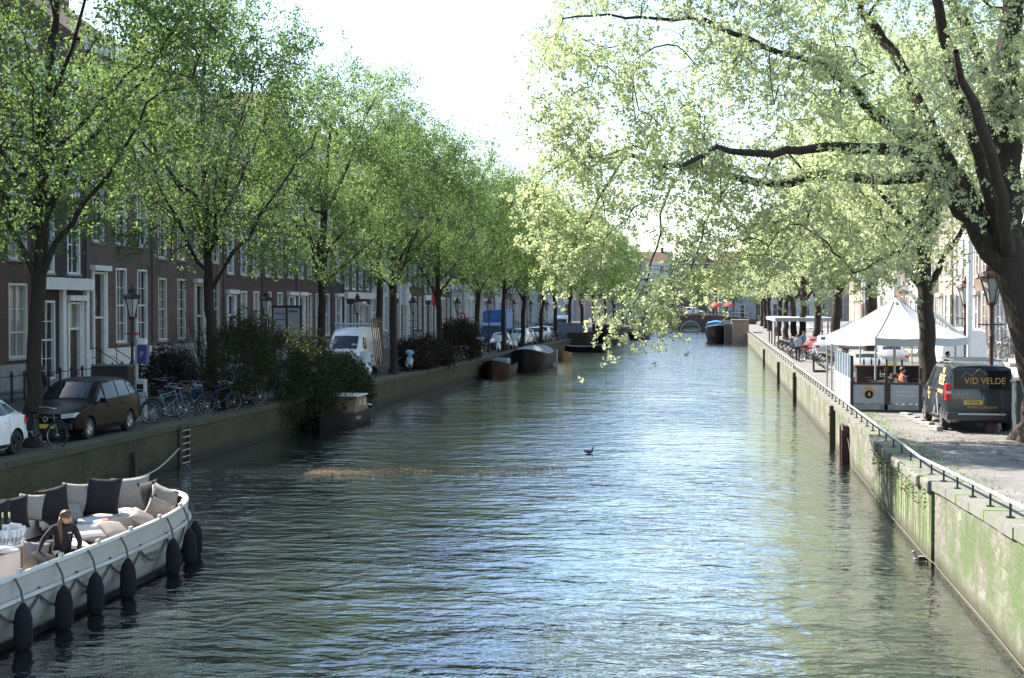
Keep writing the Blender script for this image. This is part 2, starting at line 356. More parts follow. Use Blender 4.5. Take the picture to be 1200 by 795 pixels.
# ================================================================ SETTING
QL, QR, FL, FR = -16.3, 4.05, -29.5, 17.0
def water():
    m, nt, N, L, B = nodes('canal_water')
    tc = N.new('ShaderNodeTexCoord')
    B.inputs['Roughness'].default_value = .035; B.inputs['IOR'].default_value = 1.6; B.inputs['Specular IOR Level'].default_value = .6
    nz = N.new('ShaderNodeTexNoise'); nz.inputs['Scale'].default_value = .12; nz.inputs['Detail'].default_value = 4; L.new(tc.outputs['Object'], nz.inputs['Vector'])
    r = N.new('ShaderNodeValToRGB'); r.color_ramp.elements[0].position = .35; r.color_ramp.elements[1].position = .7
    r.color_ramp.elements[0].color = (.008, .011, .013, 1); r.color_ramp.elements[1].color = (.022, .025, .022, 1)
    L.new(nz.outputs['Fac'], r.inputs[0]); L.new(r.outputs[0], B.inputs['Base Color'])
    h = None
    for sx, sy, rz, amp, det in ((.45, .7, .3, 1.4, 3), (1.5, 2.5, -.2, .85, 4), (4.5, 7.0, .1, .17, 3)):
        mp = N.new('ShaderNodeMapping'); mp.inputs['Scale'].default_value = (sx, sy, 1); mp.inputs['Rotation'].default_value = (0, 0, rz); L.new(tc.outputs['Object'], mp.inputs[0])
        n = N.new('ShaderNodeTexNoise'); n.inputs['Scale'].default_value = 1; n.inputs['Detail'].default_value = det; n.inputs['Roughness'].default_value = .5; n.inputs['Distortion'].default_value = .4; L.new(mp.outputs[0], n.inputs['Vector'])
        ma = N.new('ShaderNodeMath'); ma.operation = 'MULTIPLY_ADD'; L.new(n.outputs['Fac'], ma.inputs[0]); ma.inputs[1].default_value = amp
        if h is None: ma.inputs[2].default_value = 0
        else: L.new(h, ma.inputs[2])
        h = ma.outputs[0]
    bp = N.new('ShaderNodeBump'); bp.inputs['Distance'].default_value = .095
    np_ = N.new('ShaderNodeTexNoise'); np_.inputs['Scale'].default_value = .11; np_.inputs['Detail'].default_value = 3; np_.inputs['Distortion'].default_value = 1.2; L.new(tc.outputs['Object'], np_.inputs['Vector'])
    mr = N.new('ShaderNodeMapRange'); mr.inputs[1].default_value = .35; mr.inputs[2].default_value = .62; mr.inputs['To Min'].default_value = .45; mr.inputs['To Max'].default_value = 1.0; L.new(np_.outputs['Fac'], mr.inputs[0]); L.new(mr.outputs[0], bp.inputs['Strength'])
    L.new(h, bp.inputs['Height']); L.new(bp.outputs[0], B.inputs['Normal']); L.new(bp.outputs[0], B.inputs['Coat Normal'])
    B.inputs['Specular Tint'].default_value = (.66, .84, 1, 1); B.inputs['Coat Weight'].default_value = 1; B.inputs['Coat IOR'].default_value = 1.7; B.inputs['Coat Roughness'].default_value = .03
    mb = MB(); mb.add([(-17, -40, 0), (4.3, -40, 0), (4.3, 345, 0), (-17, 345, 0)], [(0, 1, 2, 3)])
    tag(mb.build('canal_water', m), 'rippled green brown canal water reflecting the sky', kind='structure')
water()
mb = MB()
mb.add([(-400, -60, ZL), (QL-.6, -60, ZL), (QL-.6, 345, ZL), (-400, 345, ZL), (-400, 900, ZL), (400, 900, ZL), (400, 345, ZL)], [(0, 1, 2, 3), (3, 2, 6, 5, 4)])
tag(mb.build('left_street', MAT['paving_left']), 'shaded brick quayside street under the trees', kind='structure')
mb = MB(); ys = [-60, -20]+[float(y) for y in range(-10, 32, 2)]+[60, 344.9]
V = []; 
for y in ys: V += [(QR+.5, y, zr(y)), (400, y, zr(y))]
mb.add(V, [(2*i, 2*i+1, 2*i+3, 2*i+2) for i in range(len(ys)-1)])
tag(mb.build('right_street', MAT['paving_right']), 'sunlit brick quayside street on the far bank', kind='structure')
# sidewalk along the left houses with kerb
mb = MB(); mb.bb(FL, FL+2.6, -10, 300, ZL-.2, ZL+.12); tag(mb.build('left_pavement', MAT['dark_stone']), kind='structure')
mb = MB(); mb.bb(FR-2.4, FR, 30, 330, 1.2, 1.52); tag(mb.build('right_pavement', MAT['stone']), kind='structure')

# ---- quay walls
def wall_sheet(x, ys, ztop, th, face):
    mb = MB(); V = []; F = []
    for y in ys: V += [(x, y, -1.2), (x, y, ztop(y)-.16), (x+th, y, ztop(y)-.16), (x+th, y, -1.2)]
    for i in range(len(ys)-1):
        for k in range(4): F.append((4*i+k, 4*i+(k+1) % 4, 4*i+4+(k+1) % 4, 4*i+4+k))
    F += [(0, 1, 2, 3), tuple(4*(len(ys)-1)+k for k in (3, 2, 1, 0))]
    return mb.add(V, F)
def coping(x0, x1, y0, y1, step, ztop, jitter=.012, h=.16):
    mb = MB(); y = y0
    while y < y1-.01:
        ye = min(y+step*rnd.uniform(.8, 1.2), y1); j = rnd.uniform(-jitter, jitter); dz = rnd.uniform(-.006, .006)
        z0, z1 = ztop(y+.01)+dz, ztop(ye-.012)+dz
        V = [(x0+j, y+.006, z0-h), (x1, y+.006, z0-h), (x1, y+.006, z0), (x0+j, y+.006, z0), (x0+j, ye-.006, z1-h), (x1, ye-.006, z1-h), (x1, ye-.006, z1), (x0+j, ye-.006, z1)]
        mb.add(V, [(0, 1, 2, 3), (7, 6, 5, 4), (0, 4, 5, 1), (1, 5, 6, 2), (2, 6, 7, 3), (3, 7, 4, 0)]); y = ye
    return mb
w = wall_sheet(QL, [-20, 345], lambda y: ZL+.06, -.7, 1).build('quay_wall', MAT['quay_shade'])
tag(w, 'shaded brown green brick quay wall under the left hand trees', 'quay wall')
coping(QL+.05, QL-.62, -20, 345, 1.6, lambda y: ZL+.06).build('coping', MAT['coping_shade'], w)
yy = [-20, 0, 10, 14, 18, 21, 24, 27, 30, 187]
w = wall_sheet(QR, [-20, 0, 10, 14, 18, 21, 24, 27.0], lambda y: zr(y)+.08, .6, 1).build('quay_wall', MAT['quay_lit'])
tag(w, 'pale brick quay wall with green stains nearest the camera on the right', 'quay wall')
coping(QR-.05, QR+.55, -20, 27.0, 1.1, lambda y: zr(y)+.08).build('coping', MAT['coping'], w)
w = wall_sheet(QR-.06, [27.01, 30, 36.6], lambda y: zr(y)+.08, .74, 1).build('quay_wall', MAT['quay_moss'])
tag(w, 'projecting mossy stretch of the right quay wall with thick rounded coping', 'quay wall')
c = coping(QR-.13, QR+.55, 27.01, 36.6, .62, lambda y: zr(y)+.09, .04, .24).build('coping', MAT['coping'], w); soften(c, .05)
mo = MB()
for i in range(420):
    y = rnd.uniform(27, 36.6); x = QR-.16+rnd.random()**2*.4; s_ = rnd.uniform(.012, .035)
    z = zr(y)+.08 if x > QR-.11 else zr(y)-rnd.uniform(.0, .5)
    mo.lathe([(.01, -.02), (s_, 0), (s_*.7, s_*.35), (.01, s_*.45)], (x, y, z), 6)
mo.build('moss', MAT['moss'], w)
w = wall_sheet(QR, [36.61, 187], lambda y: zr(y)+.08, .6, 1).build('quay_wall', MAT['quay_lit'])
tag(w, 'long sunlit right quay wall with bright green weed beyond the mossy stretch', 'quay wall')
coping(QR-.05, QR+.55, 36.61, 187, 1.2, lambda y: zr(y)+.08).build('coping', MAT['coping'], w)
# tufts of weed and moss along the top of the right quay
mb = MB()
for i in range(2600):
    y = rnd.choice([rnd.uniform(19, 60), rnd.uniform(26, 50)]); x = QR+.5+abs(rnd.gauss(0, .35)); h = rnd.uniform(.015, .07)
    a = rnd.uniform(0, 6.3); d = (math.cos(a)*.012, math.sin(a)*.012)
    z = zr(y)+.005
    mb.add([(x-d[0], y-d[1], z), (x+d[0], y+d[1], z), (x+rnd.gauss(0, .04), y+rnd.gauss(0, .04), z+h)], [(0, 1, 2)])
tag(mb.build('weeds', MAT['leaf_fresh']), 'small weeds growing in the paving joints by the rail', kind='stuff')
# ---- rail along the right quay
def rail(y0, y1, step, label, r=.03, h=.24):
    root = empty('quay_rail', (QR+.16, y0, 0), 0, label, 'railing')
    n = int((y1-y0)/step); me = None
    mb = MB(); mb.tube([(0, i*step, zr(y0+i*step)+.08+h) for i in range(n+1)], r, 8); mb.build('rail', MAT['galv'], root, 40)
    p = MB(); p.box((0, 0, h/2), (.032, .032, h)); p.box((0, 0, .01), (.11, .11, .02)); pme = p.mesh('post', MAT['iron'])
    for i in range(n+1): link('post', pme, root, (0, i*step, zr(y0+i*step)+.08))
    return root
rail(12.0, 78.0, 1.5, 'low grey pipe rail on short posts along the near right quay edge')
rail(78.6, 185.0, 3.0, 'thin low rail on the quay edge past the parked bicycles', .025, .3)
mb = MB(); mb.bb(QL-.6, QR+.5, 345.0, 345.6, -1, ZL+.1); tag(mb.build('quay_wall', MAT['quay_lit']), 'far quay wall closing the canal beyond the bridge', 'quay wall')
mb = MB(); mb.bb(QR, QR+.6, 195.4, 345, -1.2, 1.45); tag(mb.build('quay_wall', MAT['quay_lit']), 'right quay wall between the pink abutment and the bridge', 'quay wall')
# ---- fender posts on right wall
def wallpost(y, w, top, label, u=False):
    root = empty('fender_post', (QR-.02, y, 0), 0, label, 'fender post', 'fender posts on the right quay wall')
    mb = MB()
    mb.bb(-.16, 0, -w/2, w/2, -.9, top); mb.build('post', MAT['dark_wood'], root)
    if u:
        f = MB(); f.tube([(-.19, -w/2-.03, -.3), (-.19, -w/2-.03, top-.12), (-.19, -w/4, top+.04), (-.19, w/4, top+.04), (-.19, w/2+.03, top-.12), (-.19, w/2+.03, -.3)], .045, 6); f.build('bracket', MAT['iron_red'], root, 40)
    else:
        for dz in (.3, .95): f = MB(); f.box((-.17, 0, top-dz), (.04, w+.04, .05)); f.build('strap', MAT['iron'], root)
    return root
wallpost(44.3, .55, 1.18, 'dark fender post framed by a rounded rusty bracket', True)
wallpost(49.4, .34, 1.44, 'slim dark fender post just behind the bracketed one')
wallpost(73.0, .34, 1.5, 'dark fender post in the wall beside the small bench frame')
wallpost(92.0, .3, 1.3, 'dark wall post below the walking man')
wallpost(120.0, .3, 1.3, 'farthest dark fender post before the bicycle shelter')
mb = MB(); pts = [(QR-.06 if y > 37 or y < 27 else QR-.12, y, .11+.02*math.sin((y-18)*.45)**2+.5*max(0, (y-42.5))) for y in np.linspace(17, 43.9, 46)]
mb.tube(pts, .011, 6); tag(mb.build('mooring_cable', MAT['rope'], smooth=60), 'pale cable strung low along the right quay wall', 'cable')
# ladder niche + ladder on the left wall
root = empty('wall_ladder', (QL+.02, 41.2, 0), 0, 'iron rung ladder set into the left quay wall', 'ladder')
mb = MB(); mb.bb(0, .06, -.42, -.30, -.3, 1.2); mb.bb(0, .06, .30, .42, -.3, 1.2); mb.build('stile', MAT['dark_wood'], root)
mb = MB()
for k in range(6): mb.tube([(.09, -.3, .05+k*.2), (.09, .3, .05+k*.2)], .016, 5)
mb.build('rungs', MAT['galv'], root)
# mooring ropes on the left side
rp = MB(); P0, P1 = atX(130, 562, -12.6), Vector((QL+.12, 40.6, .55)); 
pts = [P0.lerp(P1, t)-Vector((0, 0, .30*math.sin(math.pi*t))) for t in np.linspace(0, 1, 14)]; rp.tube(pts, .018, 5)
tag(rp.build('mooring_rope', MAT['rope_pale'], smooth=60), 'pale rope running from the white sloop to the left wall', 'rope')
mb = MB(); mb.bb(QL+.0, QL+.14, 37.3, 37.5, -.5, .75); tag(mb.build('mooring_post', MAT['dark_wood']), 'short dark mooring post against the left wall behind the sloop', 'post')

# ================================================================ HOUSES
WCACHE = {}
def window_meshes(w, h, nx, nz, mat, sill):
    k = (round(w, 2), round(h, 2), nx, nz, mat)
    if k in WCACHE: return WCACHE[k]
    f = .1; mb = MB()
    mb.bb(0, f, -.03, .17, 0, h); mb.bb(w-f, w, -.03, .17, 0, h); mb.bb(f, w-f, -.03, .17, h-f, h); mb.bb(f, w-f, -.03, .17, 0, f)
    for i in range(1, nx): x = f+(w-2*f)*i/nx; mb.bb(x-.02, x+.02, .06, .12, f, h-f)
    for i in range(1, nz):
        z = f+(h-2*f)*i/nz; t = .035 if i == nz//2 else .018; mb.bb(f, w-f, .065, .125, z-t, z+t)
    fr = mb.mesh('window', MAT[mat])
    p = MB(); p.bb(f-.01, w-f+.01, .135, .15, f-.01, h-f+.01); pa = p.mesh('pane', MAT['pane'])
    s = MB(); s.bb(-.06, w+.06, -.09, .1, -.09, -.002); si = s.mesh('sill', MAT['stone'])
    WCACHE[k] = (fr, pa, si); return WCACHE[k]
def wall_with_holes(W, z0, z1, holes, depth, mi=0):
    xs = sorted({0, W}|{a for h in holes for a in (h[0], h[1])}); zs = sorted({z0, z1}|{a for h in holes for a in (h[2], h[3])})
    mb = MB()
    for i in range(len(xs)-1):
        for j in range(len(zs)-1):
            cx, cz = (xs[i]+xs[i+1])/2, (zs[j]+zs[j+1])/2
            if any(h[0] < cx < h[1] and h[2] < cz < h[3] for h in holes): continue
            mb.add([(xs[i], 0, zs[j]), (xs[i+1], 0, zs[j]), (xs[i+1], 0, zs[j+1]), (xs[i], 0, zs[j+1])], [(0, 1, 2, 3)])
    for x0, x1, a, b in holes:
        d = .24
        mb.add([(x0, 0, a), (x1, 0, a), (x1, 0, b), (x0, 0, b), (x0, d, a), (x1, d, a), (x1, d, b), (x0, d, b)], [(0, 1, 5, 4), (1, 2, 6, 5), (2, 3, 7, 6), (3, 0, 4, 7), (4, 5, 6, 7)])
    mb.add([(0, 0, z0), (0, depth, z0), (0, depth, z1), (0, 0, z1)], [(0, 1, 2, 3)]); mb.add([(W, 0, z0), (W, depth, z0), (W, depth, z1), (W, 0, z1)], [(0, 1, 2, 3)])
    mb.add([(0, depth, z0), (W, depth, z0), (W, depth, z1), (0, depth, z1)], [(0, 1, 2, 3)]); mb.add([(0, 0, z1), (W, 0, z1), (W, depth, z1), (0, depth, z1)], [(0, 1, 2, 3)])
    return mb
NICE = {'brick_red': 'red brick', 'brick_brown': 'brown brick', 'brick_dark': 'dark brick', 'brick_pale': 'sandy brick', 'stucco': 'white plastered', 'stucco_grey': 'grey plastered', 'brick_rose': 'rose brick'}
def house(side, y0, y1, wallm, label, floors=(4.2, 3.7, 3.3, 2.9), plinth=1.1, bays=3, door=None, gable='flat', win='win_white', nx=2, nz=4, ww=1.15, portal=False, basement=False, detail=True, plm='stone', X=None):
    W = y1-y0-.03; depth = 9.0
    root = empty('canal_house', ((FL, y0, ZL+.12) if side < 0 else (FR, y1, 1.52)) if X is None else X, R(90) if side < 0 else R(-90), label, 'house', 'canal houses on the %s bank' % ('left' if side < 0 else 'right'))
    H = plinth+sum(floors); holes = []; wins = []; bw = W/bays
    z = plinth
    for fi, fh in enumerate(floors):
        wh = fh*(.76 if fi < 2 else .68)
        for b in range(bays):
            cx = bw*(b+.5)
            if fi == 0 and door == b:
                dw = 1.25; dz0 = .12 if portal else .62
                holes.append((cx-dw/2, cx+dw/2, dz0, z+wh)); wins.append(('door', cx-dw/2, dz0, dw, z+wh-dz0)); continue
            w_ = ww if fi < 3 else ww*.9
            if fi == 0 and portal: w_ = 1.35
            zz = z+.25 if not (fi == 0 and portal) else z-.2
            hh = wh if not (fi == 0 and portal) else wh+.25
            holes.append((cx-w_/2, cx+w_/2, zz, zz+hh)); wins.append(('win', cx-w_/2, zz, w_, hh))
        z += fh
    if basement:
        for b in range(bays):
            if door == b: continue
            cx = bw*(b+.5); holes.append((cx-.45, cx+.45, .05, .85)); wins.append(('bas', cx-.45, .05, .9, .8))
    wall_with_holes(W, plinth, H, [h for h in holes if h[3] > plinth+.9 and h[2] >= plinth], depth) if False else None
    hs = [(a, b, max(c, plinth), d) for a, b, c, d in holes if d > plinth]
    wall_with_holes(W, plinth, H, hs, depth).build('wall', MAT[wallm], root)
    ph = [(a, b, c, min(d, plinth)) for a, b, c, d in holes if c < plinth]
    pb = wall_with_holes(W, -.2, plinth, ph, depth); pb.build('plinth', MAT[plm], root, loc=(0, -.05, 0))
    for kind, x, z_, w_, h_ in wins:
        if kind == 'door':
            d = MB(); f = .11
            d.bb(x, x+f, -.06, .2, z_, z_+h_); d.bb(x+w_-f, x+w_, -.06, .2, z_, z_+h_); d.bb(x+f, x+w_-f, -.06, .2, z_+h_-f, z_+h_); d.bb(x+f, x+w_-f, 0, .2, z_+2.35, z_+2.45)
            if detail: d.bb(x-.18, x-.003, -.12, .02, z_, z_+h_+.05); d.bb(x+w_+.003, x+w_+.18, -.12, .02, z_, z_+h_+.05); d.bb(x-.3, x+w_+.3, -.3, .0, z_+h_+.052, z_+h_+.3)
            df = d.build('door_frame', MAT[win], root)
            lf = MB(); lf.bb(x+f, x+w_-f, .12, .17, z_, z_+2.35); lf.bb(x+f+.15, x+w_-f-.15, .1, .12, z_+.25, z_+1.0); lf.bb(x+f+.15, x+w_-f-.15, .1, .12, z_+1.15, z_+2.15); lf.build('door', MAT[rnd.choice(['door_green', 'door_brown', 'black'])], df)
            gl = MB(); gl.bb(x+f, x+w_-f, .14, .16, z_+2.45, z_+h_-f); gl.build('pane', MAT['pane'], df)
            if z_ > .3:
                st = MB(); n = 4
                for k in range(n): st.bb(x-.35, x+w_+.35, -.32-.3*(n-1-k), -.06, -.2+(z_+.2)*k/n if k else -.2, -.2+(z_+.2)*(k+1)/n)
                st.build('stoop', MAT['stone'], root)
                for sx in (x-.3, x+w_+.3):
                    rl = MB(); rl.tube([(sx, -1.45, -.12), (sx, -1.45, .85), (sx, -.3, z_+.95), (sx, -.07, z_+.95)], .025, 5); rl.tube([(sx, -1.45, .4), (sx, -.3, z_+.5), (sx, -.07, z_+.5)], .015, 5); rl.tube([(sx, -.5, z_-.1), (sx, -.5, z_+.9)], .02, 5)
                    rl.build('stoop_railing', MAT['iron'], root)
        else:
            fr, pa, si = window_meshes(w_, h_, 1 if kind == 'bas' else nx, 2 if kind == 'bas' else (nz if h_ > 2 else 3), win, detail)
            wo = link('window', fr, root, (x, 0, z_)); link('pane', pa, wo)
            if detail: link('sill', si, wo)
    co = MB(); co.bb(-.02, W+.02, -.28, -.003, H-.45, H-.05); co.bb(-.02, W+.02, -.48, .2, H-.048, H+.12)
    if detail:
        for k in range(int(W/.6)): co.bb(.2+k*.6, .34+k*.6, -.42, -.282, H-.4, H-.05)
    if gable == 'flat':
        co.build('cornice', MAT[win], root)
        rf = MB(); rf.prism([(.2, H+.1), (depth, H+.1), (depth/2, H+3.2)], 0, W, 'x'); ro = rf.build('roof', MAT['roof_tile'], root)
        ch = MB(); cx = W*.8; ch.bb(cx, cx+.7, depth/2-.4, depth/2+.4, H+2.4, H+4.2); ch.bb(cx-.08, cx+.78, depth/2-.48, depth/2+.48, H+4.202, H+4.35); ch.build('chimney', MAT['brick_brown'], ro)
    else:
        if gable == 'neck': pf = [(.1, H), (W-.1, H), (W-.1, H+.5), (W*.78, H+.9), (W*.7, H+1.6), (W*.68, H+3.3), (W*.5, H+4.1), (W*.32, H+3.3), (W*.3, H+1.6), (W*.22, H+.9), (.1, H+.5)]
        elif gable == 'step':
            pf = [(0, H)]; n = 5
            pf = [(0, H), (W, H)]
            for k in range(n): pf += [(W-W*.09*k, H+.75*(k+.6)), (W-W*.09*(k+1), H+.75*(k+.6))]
            pf += [(W*.09*(n-k), H+.75*(n-1-k+.6)) if j == 0 else (W*.09*(n-1-k), H+.75*(n-1-k+.6)) for k in range(n) for j in (0, 1)]
        else: pf = [(0, H), (W, H), (W, H+.4), (W*.85, H+1.0), (W*.75, H+2.3), (W*.6, H+2.9), (W*.5, H+3.2), (W*.4, H+2.9), (W*.25, H+2.3), (W*.15, H+1.0), (0, H+.4)]
        g = MB(); g.prism(pf, 0.002, .3, 'y'); g.build('gable', MAT[wallm], root)
        gt = MB(); gt.prism([(W*.4, H+2.55), (W*.6, H+2.55), (W*.55, H+2.8), (W*.5, H+2.95), (W*.45, H+2.8)], -.1, 0, 'y'); gt.bb(0, W, -.1, 0, H-.12, H+.05); gt.build('gable_trim', MAT[win], root)
        fr, pa, si = window_meshes(.9, 1.5, 1, 2, win, False); wo = link('window', fr, root, (W/2-.45, -.16, H+.6)); link('pane', pa, wo)
        rf = MB(); rf.prism([(.2, H), (W-.2, H), (W/2, H+3.0)], .31, depth, 'y'); rf.build('roof', MAT['roof_tile'], root)
    if detail:
        dp = MB(); dp.tube([(W-.08, -.09, plinth-.9), (W-.08, -.09, H-.4)], .05, 6); dp.build('drainpipe', MAT['dark_stone'], root)
    if portal:
        pt = MB(); pt.bb(.05, .35, -.2, .0, -.2, plinth+floors[0]-.5); pt.bb(W-.35, W-.05, -.2, .0, -.2, plinth+floors[0]-.5); pt.bb(W*.5-.16, W*.5+.16, -.2, 0, -.2, plinth+floors[0]-.5)
        pt.bb(-.0, W, -.38, 0, plinth+floors[0]-.49, plinth+floors[0]+.05); pt.build('shop_portal', MAT['win_white'], root)
    return root
Ls = -1
# houses added out of the picture along the same row to shade the boat
house(Ls, 14.0, 22.0, 'brick_red', 'red brick house furthest back along the left row', door=0)
house(Ls, 22.0, 30.5, 'brick_brown', 'brown brick house with a neck gable beside the rose brick one', gable='neck', door=2)
house(Ls, 30.5, 38.0, 'brick_rose', 'rose brick house standing level with the white sloop', door=0)
house(Ls, 38.0, 46.5, 'brick_dark', 'dark brick house just before the cream fronted one', door=0, gable='bell')
house(Ls, 46.5, 57.4, 'brick_brown', 'brick house with wide cream framed ground floor windows behind the backpacker', door=None, bays=4, win='win_cream', ww=1.6, nx=2, nz=3)
house(Ls, 57.4, 62.6, 'brick_dark', 'narrow dark house with a white shop portal', door=1, bays=2, portal=True, plinth=.5, floors=(4.3, 3.6, 3.2, 2.6), ww=1.3)
house(Ls, 62.6, 70.4, 'brick_rose', 'rose brick house with a tall door over a railed stoop', door=0, win='win_white', floors=(4.9, 3.9, 3.2, 2.6), plinth=1.5, plm='win_white', ww=1.25)
house(Ls, 70.4, 81.2, 'brick_rose', 'wide brick house with grey plinth and an ornate central doorway', door=2, bays=4, win='win_cream', plinth=1.5, plm='stucco_grey', basement=True, floors=(4.4, 3.7, 3.2, 2.6), nz=6)
house(Ls, 81.2, 88.5, 'brick_red', 'red brick house of three tall windows behind the second tree', door=0, nz=6)
house(Ls, 88.5, 96.0, 'brick_brown', 'brown brick house above the willowy bush', door=2, gable='neck')
house(Ls, 96.0, 102.5, 'brick_red', 'red brick house behind the notice board', door=0, floors=(4.2, 3.6, 3.0, 2.7))
house(Ls, 102.5, 108.5, 'brick_dark', 'dark brick house beside the white shopfront', door=1, bays=2)
house(Ls, 108.5, 117.5, 'brick_dark', 'house with a cream columned shopfront behind the white van', door=2, bays=4, portal=True, plinth=.5)
house(Ls, 117.5, 124.5, 'stucco', 'white plastered house right of the white van', door=0, win='win_white')
house(Ls, 124.5, 132, 'brick_brown', 'brown brick house behind the fourth lantern', door=2, portal=True, plinth=.6, gable='bell')
house(Ls, 132, 139, 'brick_red', 'red brick house with narrow white windows past the fourth tree', door=0, bays=3)
house(Ls, 139, 147, 'brick_dark', 'dark house with a white portal above the rusty hedge', door=2, portal=True, plinth=.5)
house(Ls, 147, 154, 'brick_brown', 'brown brick house left of the fifth tree', door=0, gable='step')
far = [('stucco_grey', 'grey plastered house behind the second rusty shrub'), ('stucco', 'white plastered house over the blue lorry'), ('brick_pale', 'sandy brick house left of the sixth tree'), ('brick_rose', 'rose brick house behind the parked white cars'), ('stucco', 'far white plastered house with flat cornice'),
       ('brick_red', 'far red brick house with a neck gable'), ('brick_pale', 'far sandy house with a bell gable'), ('brick_brown', 'far brown brick house near the bend'), ('stucco_grey', 'far grey house near the bridge'), ('brick_red', 'last red brick house before the bridge on the left'), ('stucco', 'last white house before the bridge on the left')]
y = 154
for i, (mt, lb) in enumerate(far):
    w_ = [7.5, 8.5, 7, 8, 9, 8, 9, 10, 10, 11, 13][i]
    house(Ls, y, y+w_, mt, lb, gable=['flat', 'flat', 'bell', 'flat', 'flat', 'neck', 'bell', 'flat', 'step', 'flat', 'flat'][i], door=i % 3, detail=i < 4, nz=4 if i < 4 else 2); y += w_
right = [(60, 68, 'stucco', 'white plastered house at the right edge behind the big elm', 'flat'), (68, 75, 'brick_pale', 'sandy house between the forks of the big elm', 'flat'), (75, 83, 'stucco', 'white house behind the two standing people', 'neck'), (83, 90, 'stucco_grey', 'grey plastered house beside the white pole', 'flat'),
         (90, 97, 'brick_rose', 'rose brick house right of the tent tree', 'bell'), (97, 105, 'stucco', 'white house above the tent roof', 'flat'), (105, 112, 'brick_pale', 'sandy brick house above the tent peak', 'neck'), (112, 120, 'brick_dark', 'dark brick house left of the tent peak', 'flat'),
         (120, 129, 'stucco', 'tall white house behind the fourth right tree', 'flat'), (129, 138, 'brick_rose', 'rose brick house behind the silver car', 'step'), (138, 148, 'stucco_grey', 'pale grey house behind the bicycles', 'flat'), (148, 160, 'stucco', 'white house above the shelter roof', 'neck'), (160, 172, 'brick_red', 'red brick house past the shelter', 'flat'), (172, 186, 'brick_pale', 'sandy house near the pink abutment', 'flat')]
for a, b, mt, lb, g in right: house(1, a, b, mt, lb, gable=g, door=int(a) % 3, detail=a < 110, plinth=.9)
# houses closing the view beyond the bridge
cl = [('stucco_grey', 'grey house with two chimneys closing the canal view'), ('brick_pale', 'sandy house beyond the bridge at centre'), ('stucco', 'white house beyond the bridge'), ('brick_rose', 'rose brick house beyond the bridge behind the pale trees'), ('stucco_grey', 'grey gabled house beyond the bridge to the right'), ('stucco', 'white house behind the red parasol'), ('brick_pale', 'sandy house at the far right of the bridge')]
x = -50.0
for i, (mt, lb) in enumerate(cl):
    h_ = house(Ls, 0, 12.5, mt, lb, gable='flat' if i % 2 == 0 else 'bell', door=1, detail=False, nz=2, X=(x, 372, ZL)); h_.rotation_euler = (0, 0, 0); h_['group'] = 'houses closing the canal view'; x += 12.6

# ---- far bridge
def bridge():
    root = empty('arched_bridge', (-5.2, 286, 0), 0, 'low dark brick bridge of three arches across the far canal', 'bridge')
    Y0, Y1 = -4, 4; W = 13.0
    def top(x): return 3.35-.9*(x/W)**2
    mb = MB(); xs = np.linspace(-W, W, 79)
    arches = [(-5.4, 3.3, 1.5), (0, 3.9, 1.9), (5.4, 3.3, 1.5)]
    def bot(x):
        for c, w_, h_ in arches:
            if abs(x-c) < w_/2: return max(.02, h_*math.sqrt(max(0, 1-((x-c)/(w_/2))**2)))
        return -1
    V = []; F = []
    for x_ in xs: b_, t_ = bot(x_), top(x_); V += [(x_, Y0, b_), (x_, Y0, t_), (x_, Y1, t_), (x_, Y1, b_)]
    for i in range(len(xs)-1):
        for k in range(4): F.append((4*i+k, 4*i+(k+1) % 4, 4*i+4+(k+1) % 4, 4*i+4+k))
    mb.add(V, F); mb.build('arches', MAT['brick_brown'], root)
    st = MB()
    for c, w_, h_ in arches: st.tube([(c+w_/2*math.cos(a), Y0-.05, max(.05, (h_+.1)*math.sin(a))) for a in np.linspace(0, math.pi, 15)], .16, 5)
    st.build('arch_stones', MAT['stone'], root)
    pr = MB()
    for yy_ in (Y0, Y1):
        for x_ in np.arange(-W, W+.1, 1.3): pr.tube([(x_, yy_, top(x_)), (x_, yy_, top(x_)+1.0)], .04, 4)
        for h_ in (.5, 1.0): pr.tube([(x_, yy_, top(x_)+h_) for x_ in xs[::4]], .045, 4)
    pr.build('railing', MAT['iron'], root)
bridge()
# pink abutment of the side bridge
root = empty('bridge_abutment', (3.0, 187.3, 0), 0, 'pinkish stone abutment jutting into the canal below the far railing', 'abutment')
mb = MB(); mb.bb(-1.0, 1.2, 0, 8, -1, 3.0); mb.build('wall', MAT['brick_pale'], root)
mb = MB(); mb.bb(-2.0, -1.003, .6, 8, -1, 2.6); mb.build('buttress', MAT['dark_stone'], root)
mb = MB(); mb.bb(-1.1, 1.3, -.1, 8.1, 3.003, 3.15); mb.build('coping', MAT['coping'], root)
mb = MB()
for k in range(3): mb.tube([(-1+k*1.05, 0, 3.15), (-1+k*1.05, 0, 4.1)], .04, 4)
mb.tube([(-1, 0, 4.1), (1.2, 0, 4.1)], .05, 4); mb.build('railing', MAT['galv'], root)
root = empty('bridge_abutment', (QL, 158, 0), 0, 'dark timber faced quay corner beside the far left rowing boat', 'abutment')
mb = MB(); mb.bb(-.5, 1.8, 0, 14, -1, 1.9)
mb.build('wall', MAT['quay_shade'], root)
mb = MB()
for k in range(10): mb.bb(1.81, 1.95, .2+k*1.4, .42+k*1.4, -1, 2.0)
for k in range(4): mb.bb(-.2+k*.55, 0+k*.55, -.14, -.003, -1, 2.0)
mb.build('piles', MAT['dark_wood'], root)
